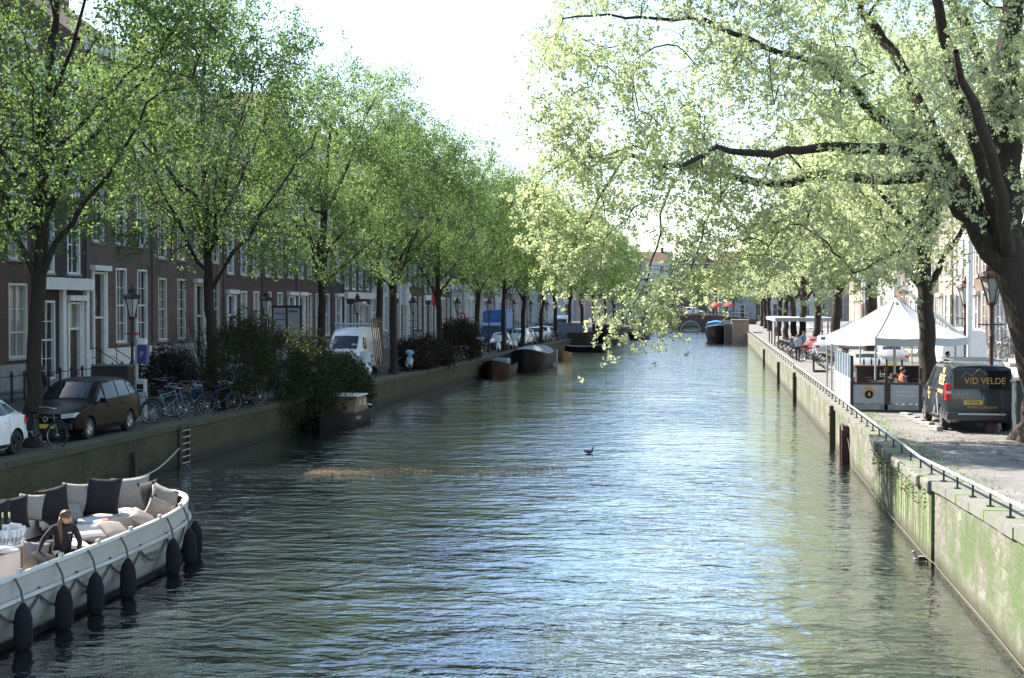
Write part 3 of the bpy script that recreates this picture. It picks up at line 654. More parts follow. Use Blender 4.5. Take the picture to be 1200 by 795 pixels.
# ================================================================ TREES
def leaves_mesh(name, P, mat, size, rs, up=.35, asp=.62):
    n = len(P)
    d = rs.normal(size=(n, 3)); d[:, 2] -= .25; d /= np.linalg.norm(d, axis=1)[:, None]
    nn = rs.normal(size=(n, 3)); nn[:, 2] += up; s = np.cross(d, nn); s /= np.maximum(np.linalg.norm(s, axis=1), 1e-6)[:, None]
    nrm = np.cross(s, d); L = size*rs.uniform(.6, 1.3, n)[:, None]; Wd = L*asp*rs.uniform(.8, 1.2, n)[:, None]
    a = P; b = P+d*L*.45+s*Wd*.5+nrm*L*.08; c = P+d*L; e = P+d*L*.45-s*Wd*.5+nrm*L*.08
    V = np.stack([a, b, c, e], 1).reshape(-1, 3).astype(np.float32)
    me = bpy.data.meshes.new(name); me.vertices.add(4*n); me.vertices.foreach_set('co', V.ravel())
    me.loops.add(4*n); me.loops.foreach_set('vertex_index', np.arange(4*n, dtype=np.int32))
    me.polygons.add(n); me.polygons.foreach_set('loop_start', np.arange(0, 4*n, 4, dtype=np.int32))
    me.materials.append(mat); me.update(calc_edges=True); return me
class Skel:
    def __init__(s): s.P = []; s.par = []; s.minr = []; s.term = []
    def add(s, p, par, r=0.0): s.P.append(np.array(p, float)); s.par.append(par); s.minr.append(r); return len(s.P)-1
    def limb(s, pts, rs_, attach=None, sub=3, rng=None, wob=.0):
        par = -1 if attach is None else int(np.argmin([np.linalg.norm(q-np.array(pts[0])) for q in s.P]))
        pts = [np.array(p, float) for p in pts]
        last = par
        for i, p in enumerate(pts):
            if i == 0:
                if attach is None: last = s.add(p, -1, rs_[0])
                continue
            for k in range(1, sub+1):
                t = k/sub; q = pts[i-1]*(1-t)+p*t
                if rng is not None and k < sub: q = q+rng.normal(size=3)*wob
                last = s.add(q, last, rs_[i-1]*(1-t)+rs_[i]*t)
        return last
    def attach(s, C, rng, sag=.12, k=4, origin=None, penal=.35):
        o = np.array(origin if origin is not None else s.P[0]); C = C[np.argsort(np.linalg.norm(C-o, axis=1))]
        for c in C:
            A = np.array(s.P); d = np.linalg.norm(A-c, axis=1)
            far = np.linalg.norm(A-o, axis=1) > np.linalg.norm(c-o)+.3
            d = d+far*4+(A[:, 2] > c[2])*penal*(A[:, 2]-c[2])
            j = int(np.argmin(d)); a = s.P[j]; L = np.linalg.norm(c-a); last = j; kk = max(2, min(k, int(L/.5)+1))
            bend = rng.normal(size=3)*.09*L; bend[2] += .10*L
            first = len(s.P)
            for i in range(1, kk+1):
                t = i/kk; q = a*(1-t)+c*t+bend*4*t*(1-t)*.5+rng.normal(size=3)*.02*L
                if i == kk: q = c.copy(); q[2] -= sag*L*.2
                last = s.add(q, last)
            s.term.append((last, s.P[s.par[last]]))
    def tubes(s, tip=.011, power=.47, keep=0.0):
        n = len(s.P); cnt = np.zeros(n); ch = [[] for _ in range(n)]
        for i in range(n-1, 0, -1):
            if s.par[i] >= 0: ch[s.par[i]].append(i)
        for i in range(n-1, -1, -1):
            cnt[i] = max(1, sum(cnt[c] for c in ch[i]))
        r = np.maximum(tip*cnt**power, np.array(s.minr))
        mb = MB(); stack = [0]
        while stack:
            st = stack.pop(); par = s.par[st]
            pts = [s.P[st]]; rr = [r[st]]
            if par >= 0: pts.insert(0, s.P[par]); rr.insert(0, min(r[par]*.8, r[st]*1.25))
            cur = st
            while ch[cur]:
                c = sorted(ch[cur], key=lambda q: -cnt[q]*1.0-s.minr[q]*1e5); stack.extend(c[1:]); cur = c[0]; pts.append(s.P[cur]); rr.append(min(r[cur], rr[-1]))
            m = max(rr)
            if m < keep: continue
            mb.tube(pts, rr, 12 if m > .25 else (8 if m > .1 else (5 if m > .035 else 3)), cap=False)
        return mb
def leafpos(sk, rng, beads, per, spread, bs, drop=.25, tw=1.0):
    out = []
    for (i, prev) in sk.term:
        e = sk.P[i]; d = e-prev; L = np.linalg.norm(d)+1e-6; d = d/L
        t = rng.uniform(-tw, .45, beads)[:, None]
        c = e+d*t*max(L, .7)+rng.normal(size=(beads, 3))*spread*np.array([1, 1, .8]); c[:, 2] -= np.abs(rng.normal(size=beads))*drop
        c = np.repeat(c, per, 0)+rng.normal(size=(beads*per, 3))*bs; out.append(c)
    return np.concatenate(out)
def crown_points(n, rng, c, rad, shell=.45, lo=-1.0):
    out = []
    while len(out) < n:
        p = rng.normal(size=3); p /= np.linalg.norm(p)
        q = p*rng.uniform(shell**3, 1)**(1/3)
        if q[2] < lo: continue
        # lumpy outline
        f = 1+.16*math.sin(3.1*p[0]+5*p[2]+1)+.14*math.sin(4.3*p[1]-2.7*p[2]+2)+.1*math.sin(7*p[0]*p[1]+4)
        out.append(np.array(c)+q*f*np.array(rad))
    return np.array(out)
def street_tree(seed, h, rad, fork, leaf, ncl, lean=0.0, leafn=(13, 7), size=.12, trunk_r=.205, c0=None, bark='bark'):
    rng = np.random.default_rng(seed); sk = Skel(); cz = (h+fork)/2+.6
    top = np.array([lean*1.2, rng.normal()*.3, h*.82])
    sk.limb([(0, 0, -.1), (0, 0, .35), (lean*.1, 0, fork*.55), (lean*.25, rng.normal()*.08, fork), (lean*.6, rng.normal()*.3, (fork+h)*.48), tuple(top)], [trunk_r*1.45, trunk_r*1.08, trunk_r*.95, trunk_r*.9, trunk_r*.5, .05], sub=4, rng=rng, wob=.035)
    n = 9; 
    for k in range(n):
        a = 2*math.pi*k/n+rng.uniform(-.35, .35); z0 = fork+rng.uniform(-.3, 1.0)+ (k % 3)*1.3; st = np.array([lean*.3, 0, z0]); el = rng.uniform(.8, 1.25); Ln = rng.uniform(.6, .85)*rad[0]
        dr = np.array([math.cos(a), math.sin(a), 0]); p1 = st+dr*Ln*.35+np.array([0, 0, Ln*.4*el]); p2 = st+dr*Ln*.75+np.array([lean*.4, 0, Ln*.95*el]); p3 = st+dr*Ln*1.0+np.array([lean*.6, 0, Ln*1.3*el])
        sk.limb([tuple(st), tuple(p1), tuple(p2), tuple(p3)], [trunk_r*.42, trunk_r*.33, trunk_r*.2, .03], attach=1, sub=3, rng=rng, wob=.08)
    C = crown_points(ncl, rng, (lean, 0, cz+.2), rad, lo=-.95)
    sk.attach(C, rng, origin=(0, 0, fork))
    tr = sk.tubes(tip=.008).mesh('trunk', MAT[bark], 60)
    P = leafpos(sk, rng, leafn[0], leafn[1], .30, .075); 
    cr_ = leaves_mesh('crown', P, MAT[leaf], size, rng)
    return tr, cr_
def tree_obj(meshes, loc, rz, label, group, s=1.0):
    o = empty('tree', loc, rz, label, 'tree', group); link('trunk', meshes[0], o); link('crown', meshes[1], o); o.scale = (s, s, s*1.0); return o
TV = [street_tree(11, 16.2, (4.6, 5.2, 6.2), 4.6, 'leaf_green', 560, .6, (13, 8), .112),
      street_tree(12, 16.8, (4.9, 5.0, 6.4), 4.3, 'leaf_green', 560, .8, (13, 8), .112),
      street_tree(13, 15.8, (4.7, 5.2, 6.0), 4.8, 'leaf_fresh', 520, .4, (13, 8), .115)]
G = 'street trees on the left quay'
LT = [(21.5, 'nearest left tree, beside the white sloop and mostly out of view', 0, 0.3), (34.3, 'tree in front of the dark people carrier with a bicycle at its foot', 1, 0), (47.6, 'tree with a two-armed fork above the bare twiggy suckers', 1, 2.2),  # first tree stands out of view, added to shade the sloop
      (60.2, 'tree between the notice board and the white van', 2, .2), (74.3, 'tree behind the ladder-laden white van', 0, 1.0), (87.5, 'tree between the two rusty shrubs', 1, 3.9), (101.5, 'tree just left of the blue lorry', 2, 2.7), (114, 'tree right of the blue lorry', 0, 4.4), (125.6, 'tree left of the second white parked car', 1, 5.2),
      (139, 'ninth tree along the left quay', 2, 1.6), (152, 'tree beside the far dark quay corner', 0, 2.9), (166, 'tree past the grey container', 1, .9), (182, 'far tree near the bend on the left quay', 2, 5.0), (200, 'far left quay tree next to last but two', 0, 3.3), (220, 'far left quay tree next to last but one', 1, 1.2), (240, 'far left quay tree next to last', 2, 4.0), (262, 'last tree on the left quay before the bridge', 0, 2.0)]
for i, (y, lb, v, rz) in enumerate(LT):
    tree_obj(TV[v], (-17.7 if y < 60 else -17.4, y, ZL), rz, lb, G, s=[1, .99, .96, .91, .91, .92, .92, .94, .95, .94, 1, .98, 1, 1, 1, 1, 1][i])
# taller sparse tree standing behind the row
m_ = street_tree(31, 18.5, (3.4, 3.4, 4.8), 9, 'leaf_fresh', 330, 0, (8, 6), .13)
tree_obj(m_, (-20.5, 84, ZL), 0, 'taller sparse tree rising above the row behind the fourth tree', G)
# right bank
RV = [street_tree(21, 13.5, (4.6, 4.8, 5.0), 4.4, 'leaf_elm', 420, -.8, (12, 8), .12, .30), street_tree(22, 14.5, (5.2, 5.0, 5.2), 4.0, 'leaf_elm', 440, -.6, (12, 8), .12, .34)]
G = 'pale green elms on the right quay'
for i, (x, y, lb, v, rz, s) in enumerate([(7.35, 50.4, 'slim elm standing in front of the white tent', 0, .4, 1.0), (7.6, 72, 'elm behind the peak of the white tent', 1, 1.2, .95), (7.5, 92, 'thick leaning elm left of the tent beside the silver car', 1, 2.0, 1.0), (7.4, 107, 'thin elm behind the blue jacketed cyclist', 0, 2.6, .95), (7.2, 122, 'elm at the near end of the bicycle shelter', 0, 4.0, .95),
                                        (7.3, 136, 'elm beside the shelter roof', 1, .1, .9), (7.3, 152, 'elm behind the shelter', 0, 5.0, .95), (7.3, 170, 'elm past the far end of the shelter', 1, 3.0, .95), (7.5, 205, 'far elm beyond the pink abutment', 0, 1.0, 1.0), (7.8, 228, 'farthest elm but one beyond the pink abutment', 1, 5.5, 1.0), (8, 255, 'farthest elm before the bridge on the right', 0, 2.2, 1.0)]):
    tree_obj(RV[v], (x, y, 1.4), rz, lb, G, s)
G = 'trees beyond the bridge'
for i, (x, y, lb, v, s) in enumerate([(-5, 352, 'bright green tree beyond the bridge at the centre', 2, .85), (4, 356, 'bright green tree beyond the bridge right of centre', 2, .9), (9, 322, 'green tree beyond the bridge on the right', 0, .85), (-25, 318, 'green tree beyond the bridge on the left', 0, .9), (-14, 353, 'small tree before the grey house closing the view', 2, .7)]):
    tree_obj(TV[v], (x, y, ZL), i*1.3, lb, G, s)
mb = MB(); mb.bb(-30, 4.1, 300, 331, -1, .9) if False else None

# ---- the big elm, limbs laid out as they stand
def big_elm():
    BX, BY, BZ = 8.3, 37.4, 1.44
    rng = np.random.default_rng(5); sk = Skel()
    def I(u, v, dy=0.0): p = atY(u, v, BY+dy); return (p.x, p.y, p.z)
    sk.limb([(BX+.05, BY, BZ-.15), (BX, BY, BZ+.25), (BX-.0, BY, BZ+1.2), I(1196, 345), I(1178, 290)], [.85, .6, .5, .47, .5], sub=4, rng=rng, wob=.015)
    def lim(pts, r): r = [q*(.88 if q > .15 else 1.15) for q in r]; sk.limb(pts, r, attach=1, sub=3, rng=rng, wob=.05)
    lim([I(1172, 315), I(1140, 255, -.3), I(1112, 222, -.6), I(1085, 192, -1.0), I(1045, 174, -1.5), I(985, 172, -2), I(935, 177, -2.3), I(895, 180, -2.6), I(840, 172, -3), I(800, 194, -3.2)], [.34, .30, .25, .2, .13, .11, .09, .08, .06, .05])
    lim([I(1085, 205, -1.0), I(1040, 211, -.3), I(970, 204, .5), I(900, 215, 1), I(855, 206, 1.2), I(800, 196, 1.2), I(770, 191, 1), I(735, 181, .8), I(705, 187, .6), I(680, 205, .5)], [.14, .12, .11, .10, .085, .075, .065, .05, .035, .02])
    lim([I(1168, 295), I(1111, 190, .8), I(1089, 143, 1.2), I(1066, 98, 1.6), I(1047, 60, 2), I(1021, 26, 2.2), I(1000, -10, 2.4), I(960, -60, 2.5)], [.27, .22, .19, .16, .14, .11, .09, .05])
    lim([I(1098, 165, 1.1), I(1060, 160, .3), I(1043, 148, 0), I(1005, 110, -.5), I(975, 85, -.8), I(940, 68, -1), I(900, 57, -1), I(860, 40, -1), I(826, 23, -1), I(770, 22, -1), I(713, 17, -1), I(660, 22, -1)], [.13, .12, .12, .10, .09, .08, .07, .06, .05, .04, .03, .02])
    lim([I(1176, 290), I(1152, 200, -1), I(1134, 140, -1.6), I(1117, 90, -2), I(1108, 50, -2.4), I(1098, 0, -2.8), I(1070, -70, -3)], [.24, .2, .17, .14, .12, .1, .05])
    lim([I(1182, 285), I(1166, 200, 1.5), I(1165, 110, 2.4), I(1140, 50, 3), I(1118, 10, 3.3), I(1090, -60, 3.5)], [.24, .2, .17, .14, .11, .05])
    lim([I(1180, 285), I(1174, 200), I(1178, 110, -.3), I(1188, 0, -.6), I(1200, -120, -1)], [.6, .5, .38, .28, .08])
    lim([I(1190, 290), I(1225, 220, .5), I(1270, 150, 1), I(1330, 60, 1.5)], [.22, .18, .13, .06])
    lim([I(1180, 300), I(1175, 230, -3), I(1150, 150, -5.5), I(1120, 60, -7.5)], [.2, .16, .12, .05])
    lim([I(1180, 300), I(1195, 230, 3), I(1180, 150, 6), I(1160, 60, 8)], [.2, .16, .12, .05])
    # falling outer branches over the water
    lim([I(800, 196, 1.2), I(780, 235, 1), I(770, 290, .6), I(750, 345, .3), I(725, 395, 0)], [.035, .03, .025, .018, .01])
    lim([I(855, 206, 1.2), I(835, 245, .6), I(815, 300, .3), I(790, 350, 0)], [.035, .03, .02, .01])
    lim([I(735, 181, .8), I(700, 235, .4), I(665, 300, 0), I(640, 340, 0)], [.035, .03, .02, .01])
    lim([I(705, 187, .6), I(660, 190, .3), I(630, 215, 0), I(612, 250, 0)], [.03, .025, .018, .01])
    lim([I(970, 204, .5), I(950, 245, 1), I(930, 290, 1.2), I(900, 330, 1.3)], [.04, .03, .025, .012])
    lim([I(1112, 222, -.6), I(1080, 265, -1.2), I(1040, 300, -1.6), I(1000, 320, -1.8)], [.05, .04, .03, .012])
    # sprays: region seen from the water side, filled through its depth
    poly = [(600, 222), (606, 190), (603, 150), (598, 110), (640, 92), (622, 60), (640, 20), (655, -30), (700, -140), (800, -230), (1000, -300), (1250, -320), (1400, -150), (1420, 60), (1380, 200), (1290, 250), (1210, 230), (1140, 262), (1125, 330), (1085, 318), (1040, 335), (1010, 318), (960, 338), (905, 335), (880, 318), (850, 330), (830, 350), (805, 332), (790, 372), (765, 395), (742, 372), (725, 405), (702, 412), (706, 372), (690, 330), (668, 352), (650, 335), (640, 300), (618, 265), (612, 240)]
    def inside(u, v):
        c = False; n = len(poly)
        for i in range(n):
            (x1, y1), (x2, y2) = poly[i], poly[i-1]
            if (y1 > v) != (y2 > v) and u < (x2-x1)*(v-y1)/(y2-y1)+x1: c = not c
        return c
    C = []
    while len(C) < 1850:
        u, v = rng.uniform(590, 1420), rng.uniform(-320, 415)
        if not inside(u, v): continue
        # keep the throat of the forks and patches of sky open
        if 1100 < u < 1200 and 215 < v < 300 and rng.random() < .8: continue
        g = math.sin(u*.021+1.3)*math.sin(v*.027+.4)+.5*math.sin(u*.05+v*.041)
        if g < -.55 and rng.random() < .75: continue
        side = min(1.0, (u-590)/320); low = 1-min(1, max(0, (v-150)/230))*.6
        dep = (1.0+3.6*side)*low
        C.append(I(u, v, rng.uniform(-1, 1)*dep))
    sk.attach(np.array(C), rng, sag=.5, k=4, origin=(BX, BY, 7), penal=.0)
    root = empty('tree', (0, 0, 0), 0, 'huge old elm on the right quay spreading pale leaves over the water', 'tree')
    ORG = Vector((BX, BY, 1.4)); 
    tb = sk.tubes(tip=.009, power=.40); tb.v = [(a-BX, b-BY, c-1.4) for a, b, c in tb.v]
    # root flare
    for a, l, r_ in ((2.6, .9, .28), (3.9, .8, .25), (5.0, 1.0, .3), (.3, .9, .25), (1.4, .8, .25)):
        tb.tube([(0, 0, .55), (math.cos(a)*l*.55, math.sin(a)*l*.55, .2), (math.cos(a)*l, math.sin(a)*l, -.08)], [.4, r_, r_*.45], 8)
    tb.build('trunk', MAT['bark_big'], root, 70)
    P = leafpos(sk, rng, 12, 12, .25, .048, drop=.26); P -= np.array([BX, BY, 1.4])
    link('crown', leaves_mesh('crown', P, MAT['leaf_elm'], .08, rng, asp=.85), root); root.location = ORG
    # tufts of moss and litter at the foot
    lt = MB()
    for i in range(900):
        a = rnd.uniform(0, 6.28); d = .8+abs(rnd.gauss(0, 1.1)); x, y = BX-.6+math.cos(a)*d*1.5, BY+.5+math.sin(a)*d*1.2
        if x < 4.9: continue
        s_ = rnd.uniform(.02, .07); b = rnd.uniform(0, 6.28); z = zr(y)+.006
        lt.add([(x, y, z), (x+s_*math.cos(b), y+s_*math.sin(b), z+rnd.uniform(.0, .03)), (x+s_*math.cos(b+1.2), y+s_*math.sin(b+1.2), z+.004)], [(0, 1, 2)])
    tag(lt.build('fallen_leaves', MAT['litter']), 'brown leaf litter scattered round the foot of the big elm', kind='stuff')
big_elm()

# ================================================================ BUSHES
def bush(name, label, blobs, leaf, n, size, seed, cat='bush', twigs=True, asp=.3, group=None, org=None):
    rng = np.random.default_rng(seed); org = Vector(org); root = empty(name, org, 0, label, cat, group)
    sk = Skel(); sk.add((0, 0, 0), -1, .05); P = []
    tot = sum(b[3]*b[4]*b[5] for b in blobs)
    for (x, y, z, rx, ry, rz) in blobs:
        k = max(8, int(n*rx*ry*rz/tot)); C = crown_points(k, rng, (x-org.x, y-org.y, z-org.z), (rx, ry, rz), .55)
        P.append(C)
    C = np.concatenate(P); C = C[C[:, 2] > -org.z+.08]
    sk.attach(C, rng, origin=(0, 0, 0), k=3)
    sk.tubes(tip=.007, power=.36).build('stems', MAT['bark'], root)
    link('foliage', leaves_mesh('foliage', leafpos(sk, rng, 9, 8, .15, .06, .12), MAT[leaf], size, rng, asp=asp), root)
    return root
bush('willow_bush', 'large dark willowy bush leaning over the left wall down to the water', [(-17.2, 49.0, 3.1, 1.2, 3.0, 1.5), (-17.0, 53.5, 3.0, 1.3, 3.0, 1.5), (-16.4, 56.5, 2.4, 1.2, 2.6, 1.3), (-15.9, 53.5, 1.2, .9, 3.2, 1.2), (-15.5, 55.8, .9, .8, 2.2, 1.0), (-17.5, 50.8, 4.0, .8, 2.2, .9)], 'leaf_willow', 560, .13, 41, org=(-16.9, 52.5, ZL))
bush('dark_bush', 'dark green bush in front of the white van', [(-16.2, 59.8, 1.6, .8, 1.9, 1.2), (-16.1, 61.6, 1.2, .65, 1.6, .9)], 'leaf_bush', 300, .12, 42, org=(-16.5, 62, ZL), asp=.45)
bush('rusty_shrub', 'rust coloured shrub behind the blue hooded scooter', [(-17.3, 80.0, 2.2, 1.1, 3.0, 1.1), (-17.1, 85, 2.0, 1.0, 2.4, 1.0)], 'leaf_rust', 420, .11, 43, group='rusty shrubs on the left quay', asp=.5, org=(-17.3, 82, ZL))
bush('rusty_shrub', 'taller rust coloured shrub just left of the blue lorry', [(-17.3, 93.5, 2.7, 1.2, 3.2, 1.6), (-17.2, 97.5, 2.1, 1.0, 1.8, 1.0)], 'leaf_rust', 460, .11, 44, group='rusty shrubs on the left quay', asp=.5, org=(-17.3, 94.5, ZL))
bush('dark_bush', 'dark planting among bicycles behind the blue parking sign', [(-20.6, 50.5, 2.4, .9, 2.0, 1.2)], 'leaf_rust', 130, .1, 46, org=(-20.6, 50.5, ZL), asp=.5)
# bare suckers round the second tree
rng = np.random.default_rng(9); mb = MB()
for i in range(170):
    a = rng.uniform(0, 6.28); d = rng.uniform(.3, 1.1); x, y = math.cos(a)*d, math.sin(a)*d*1.5; h = rng.uniform(1.2, 3.8); lx, ly = math.cos(a)*h*.28+rng.normal()*.15, math.sin(a)*h*.3+rng.normal()*.15
    mb.tube([(x*.6, y*.6, 0), (x+lx*.4, y+ly*.4, h*.5), (x+lx, y+ly, h)], [.012, .009, .004], 3, cap=False)
tag(mb.build('twiggy_shrub', MAT['bark'], loc=(-17.5, 47.9, ZL)), 'bare twiggy shrub round the foot of the forked tree', 'bush')
mb = MB()
for i in range(150):
    a = rng.uniform(0, 6.28); d = rng.uniform(.2, .9); x, y = math.cos(a)*d, math.sin(a)*d*1.5; h = rng.uniform(1.0, 2.6)
    mb.tube([(x*.5, y*.5, 0), (x+rng.normal()*.15, y+rng.normal()*.2, h*.5), (x*1.8+rng.normal()*.2, y*1.8+rng.normal()*.3, h)], [.011, .008, .004], 3, cap=False)
tag(mb.build('twiggy_shrub', MAT['bark'], loc=(-20.6, 58.0, ZL)), 'bare brown shrub below the ornate doorway', 'bush')
# ================================================================ VEHICLES
def ringpts(s):
    y, zb, zt, zr_, wb, wr = s
    h = [(0, zb), (.88*wb, zb), (wb, zb+.14), (wb*1.005, (zb+zt)*.5+.06), (wb*.97, zt), (wr, zr_-.09), (wr*.8, zr_-.018), (0, zr_)]
    return [Vector((x, y, z)) for x, z in h]+[Vector((-x, y, z)) for x, z in h[-2:0:-1]]
def lerp_st(st, y):
    for a, b in zip(st, st[1:]):
        if a[0] <= y <= b[0]: t = (y-a[0])/(b[0]-a[0]); return tuple(p*(1-t)+q*t for p, q in zip(a, b))
    return st[0] if y < st[0][0] else st[-1]
def side_x(st, y, z):
    r = ringpts(lerp_st(st, y)); pts = r[1:6]
    for a, b in zip(pts, pts[1:]):
        if a.z <= z <= b.z: t = (z-a.z)/max(1e-6, b.z-a.z); return a.x*(1-t)+b.x*t
    return pts[-1].x if z > pts[-1].z else pts[0].x
def side_patch(st, poly, off=.008, sgn=1):
    # polygon in (y,z) laid on the flank, cut in vertical strips
    ys = sorted({p[0] for p in poly}|{s[0] for s in st if min(p[0] for p in poly) < s[0] < max(p[0] for p in poly)})
    mb = MB(); V = []; F = []
    def zz(y):
        o = []
        for i in range(len(poly)):
            (a, c), (b, d) = poly[i-1], poly[i]
            if min(a, b)-1e-9 <= y <= max(a, b)+1e-9: o += [c, d] if abs(a-b) < 1e-9 else [c+(d-c)*(y-a)/(b-a)]
        return min(o), max(o)
    n = 4
    for y in ys:
        lo, hi = zz(y)
        for k in range(n): z = lo+(hi-lo)*k/(n-1); V.append((sgn*(side_x(st, y, z)+off), y, z))
    for i in range(len(ys)-1):
        for k in range(n-1): F.append((i*n+k, i*n+k+1, (i+1)*n+k+1, (i+1)*n+k))
    return mb.add(V, F)
def top_patch(st, ya, yb, off=.012, kx=.93):
    mb = MB(); V = []; F = []; n = 7; m = 3
    for j in range(m+1):
        y = ya+(yb-ya)*j/m; r = ringpts(lerp_st(st, y)); h = [r[11-2], r[8], r[7], r[6], r[5]]
        h = [r[9], r[8], r[7], r[6], r[5]]
        for q in h: V.append((q.x*kx, y, q.z))
    V = [Vector(v) for v in V]; nrm = (V[5*m+2]-V[2]).cross(Vector((1, 0, 0))).normalized()
    if nrm.z < 0: nrm = -nrm
    V = [v+nrm*off for v in V]
    for j in range(m):
        for k in range(4): F.append((j*5+k, j*5+k+1, (j+1)*5+k+1, (j+1)*5+k))
    return mb.add([tuple(v) for v in V], F)
def wheel(parent, x, y, r, w=.2, rimm='rim', spokes=5):
    sg = 1 if x > 0 else -1
    t = MB(); t.lathe([(r*.62, -w/2), (r*.93, -w/2), (r, -w/2+.03), (r, w/2-.03), (r*.93, w/2), (r*.62, w/2)], n=26, axis='x', cap=False)
    wo = t.build('wheel', MAT['rubber'], parent, 40, loc=(x, y, r))
    q = MB(); q.lathe([(r*.05, sg*w*.42), (r*.12, sg*w*.42), (r*.12, sg*w*.3)], n=10, axis='x'); q.lathe([(r*.66, sg*w*.47), (r*.60, sg*w*.49), (r*.56, sg*w*.3), (r*.05, sg*w*.05)], n=26, axis='x', cap=False)
    for k in range(spokes):
        a = 2*math.pi*k/spokes; c, s_ = math.cos(a), math.sin(a)
        q.tube([(sg*w*.4, c*r*.08, s_*r*.08), (sg*w*.44, c*r*.6, s_*r*.6)], [r*.07, r*.05], 4)
    q.build('rim', MAT[rimm], wo, 40); return wo
def car(name, label, cat, st, paint, wheels, sidewins, ws, rw, head, tail, loc, rz, group=None, plate=True, rr=.31, tailm='red_lens', extra=None, rimm='rim'):
    root = empty(name, (0, 0, 0), 0, label, cat, group)
    L = st[-1][0]
    # finer stations
    ss = []
    for a, b in zip(st, st[1:]):
        ss.append(a)
        if b[0]-a[0] > .5: ss.append(tuple((p+q)/2 for p, q in zip(a, b)))
    ss.append(st[-1])
    b = MB(); b.loft([ringpts(s) for s in ss]); body = b.build('body', [MAT[paint], MAT['black']], root, 28)
    hw = max(s[4] for s in st)
    c = MB()
    for y in wheels:
        for sg in (1, -1): c.lathe([(rr+.055, sg*(hw-.30)), (rr+.055, sg*(hw+.2))], (0, y, rr), n=28, axis='x')
    boolcut(body, c)
    for y in wheels:
        for sg in (1, -1): wheel(root, sg*(hw-.12), y, rr, rimm=rimm)
    for sg in (1, -1):
        for i, p in enumerate(sidewins):
            mb = side_patch(st, p, .008, sg); mb.build('side_window', MAT['car_glass'], root, 60)
        # sill trim, door shut lines, handles
        y0, y1 = wheels[0]+rr+.1, wheels[1]-rr-.1
        side_patch(st, [(y0, st[3][1]+.03), (y1, st[3][1]+.03), (y1, st[3][1]+.12), (y0, st[3][1]+.12)], .012, sg).build('sill_trim', MAT['trim'], root)
        for yy_ in ([y0-.02, (y0+y1)/2+.05, y1+.05] if len(sidewins) > 1 else [y0-.02, y0+1.0]):
            q = side_patch(st, [(yy_, st[3][1]+.15), (yy_+.014, st[3][1]+.15), (yy_+.014, lerp_st(st, yy_)[2]), (yy_, lerp_st(st, yy_)[2])], .004, sg); q.build('door_gap', MAT['black'], root)
        hd = MB()
        for yy_ in ([(y0+y1)/2-.12, y1-.1] if len(sidewins) > 1 else [y0+.85]):
            z = lerp_st(st, yy_)[2]-.12; x = side_x(st, yy_, z)+.02; hd.box((sg*x, yy_, z), (.035, .17, .03))
        hd.build('door_handle', MAT[paint], root)
        ym = ws[0]+.25; z = lerp_st(st, ym)[2]+.1; x = side_x(st, ym, z-.1)
        mm = MB(); mm.box((sg*(x+.12), ym, z), (.2, .09, .14), taper=.8); mi = mm.build('mirror', MAT[paint], root); soften(mi, .03)
        for (nm, hp, mt) in (('headlight', head, 'lamp_lens'), ('taillight', tail, tailm)):
            if hp is None: continue
            q = side_patch(st, hp, .012, sg)
            q.build(nm, MAT[mt], root, 60)
            # the part of the lamp that wraps on to the end face
        fy = st[0][0] if head else None
    def endlamp(y, side, x0, x1, z0, z1, nm, mt, dy):
        q = MB(); q.prism([(x0*side, z0), (x1*side, z0+.01), (x1*side, z1), (x0*side, z1+.01)], y, y+dy, 'y'); e = q.build(nm, MAT[mt], root)
    if ws: top_patch(st, ws[0], ws[1]).build('windshield', MAT['car_glass'], root, 60)
    if rw: top_patch(st, rw[0], rw[1]).build('rear_window', MAT['car_glass'], root, 60)
    if extra: extra(root, st)
    put(root, loc, rz); return root
def frontkit(z_h, z_g, hw, y0=.0, badge=True, plate=True, lx=None):
    def f(root, st):
        for sg in (1, -1):
            l = MB(); x1 = hw; x0 = hw-.36
            l.prism([(sg*x0, z_h-.07), (sg*x1, z_h-.03), (sg*(x1+.02), z_h+.09), (sg*x0, z_h+.05)], y0-.02, y0+.3, 'y'); l.build('headlight', MAT['lamp_lens'], root)
        g = MB(); g.bb(-hw+.42, hw-.42, y0-.015, y0+.1, z_g-.02, z_g+.13); g.bb(-hw+.15, hw-.15, y0-.03, y0+.1, z_g-.42, z_g-.25)
        for k in range(4): g.bb(-hw+.45, hw-.45, y0-.028, y0-.016, z_g+.005+k*.03, z_g+.015+k*.03, 1)
        g.build('grille', [MAT['black'], MAT['steel']], root)
        if badge: b = MB(); b.ring((0, y0-.04, z_g+.05), .065, .012, 'y', 18, 5); b.tube([(-.035, y0-.04, z_g+.09), (-.012, y0-.04, z_g), (0, y0-.04, z_g+.05), (.012, y0-.04, z_g), (.035, y0-.04, z_g+.09)], .006, 4); b.build('badge', MAT['steel'], root)
        if plate: p = MB(); p.bb(-.26, .26, y0-.05, y0-.02, z_g-.19, z_g-.08); p.build('number_plate', MAT['plate'], root)
        b = MB(); b.bb(-hw+.05, hw-.05, y0-.045, y0+.02, z_g-.23, z_g-.05); o = b.build('bumper', MAT['trim'], root); soften(o, .02)
    return f
MPV = [(0, .30, .56, .64, .72, .64), (.10, .22, .68, .76, .82, .74), (.45, .2, .80, .88, .89, .8), (1.0, .2, .92, 1.0, .9, .8), (1.12, .2, .93, 1.06, .9, .8), (1.82, .2, .97, 1.57, .9, .67), (2.5, .2, 1.0, 1.64, .9, .68), (3.4, .2, 1.02, 1.62, .9, .66), (4.0, .22, 1.05, 1.53, .88, .63), (4.3, .28, 1.05, 1.2, .85, .72), (4.42, .38, .85, .95, .80, .70)]
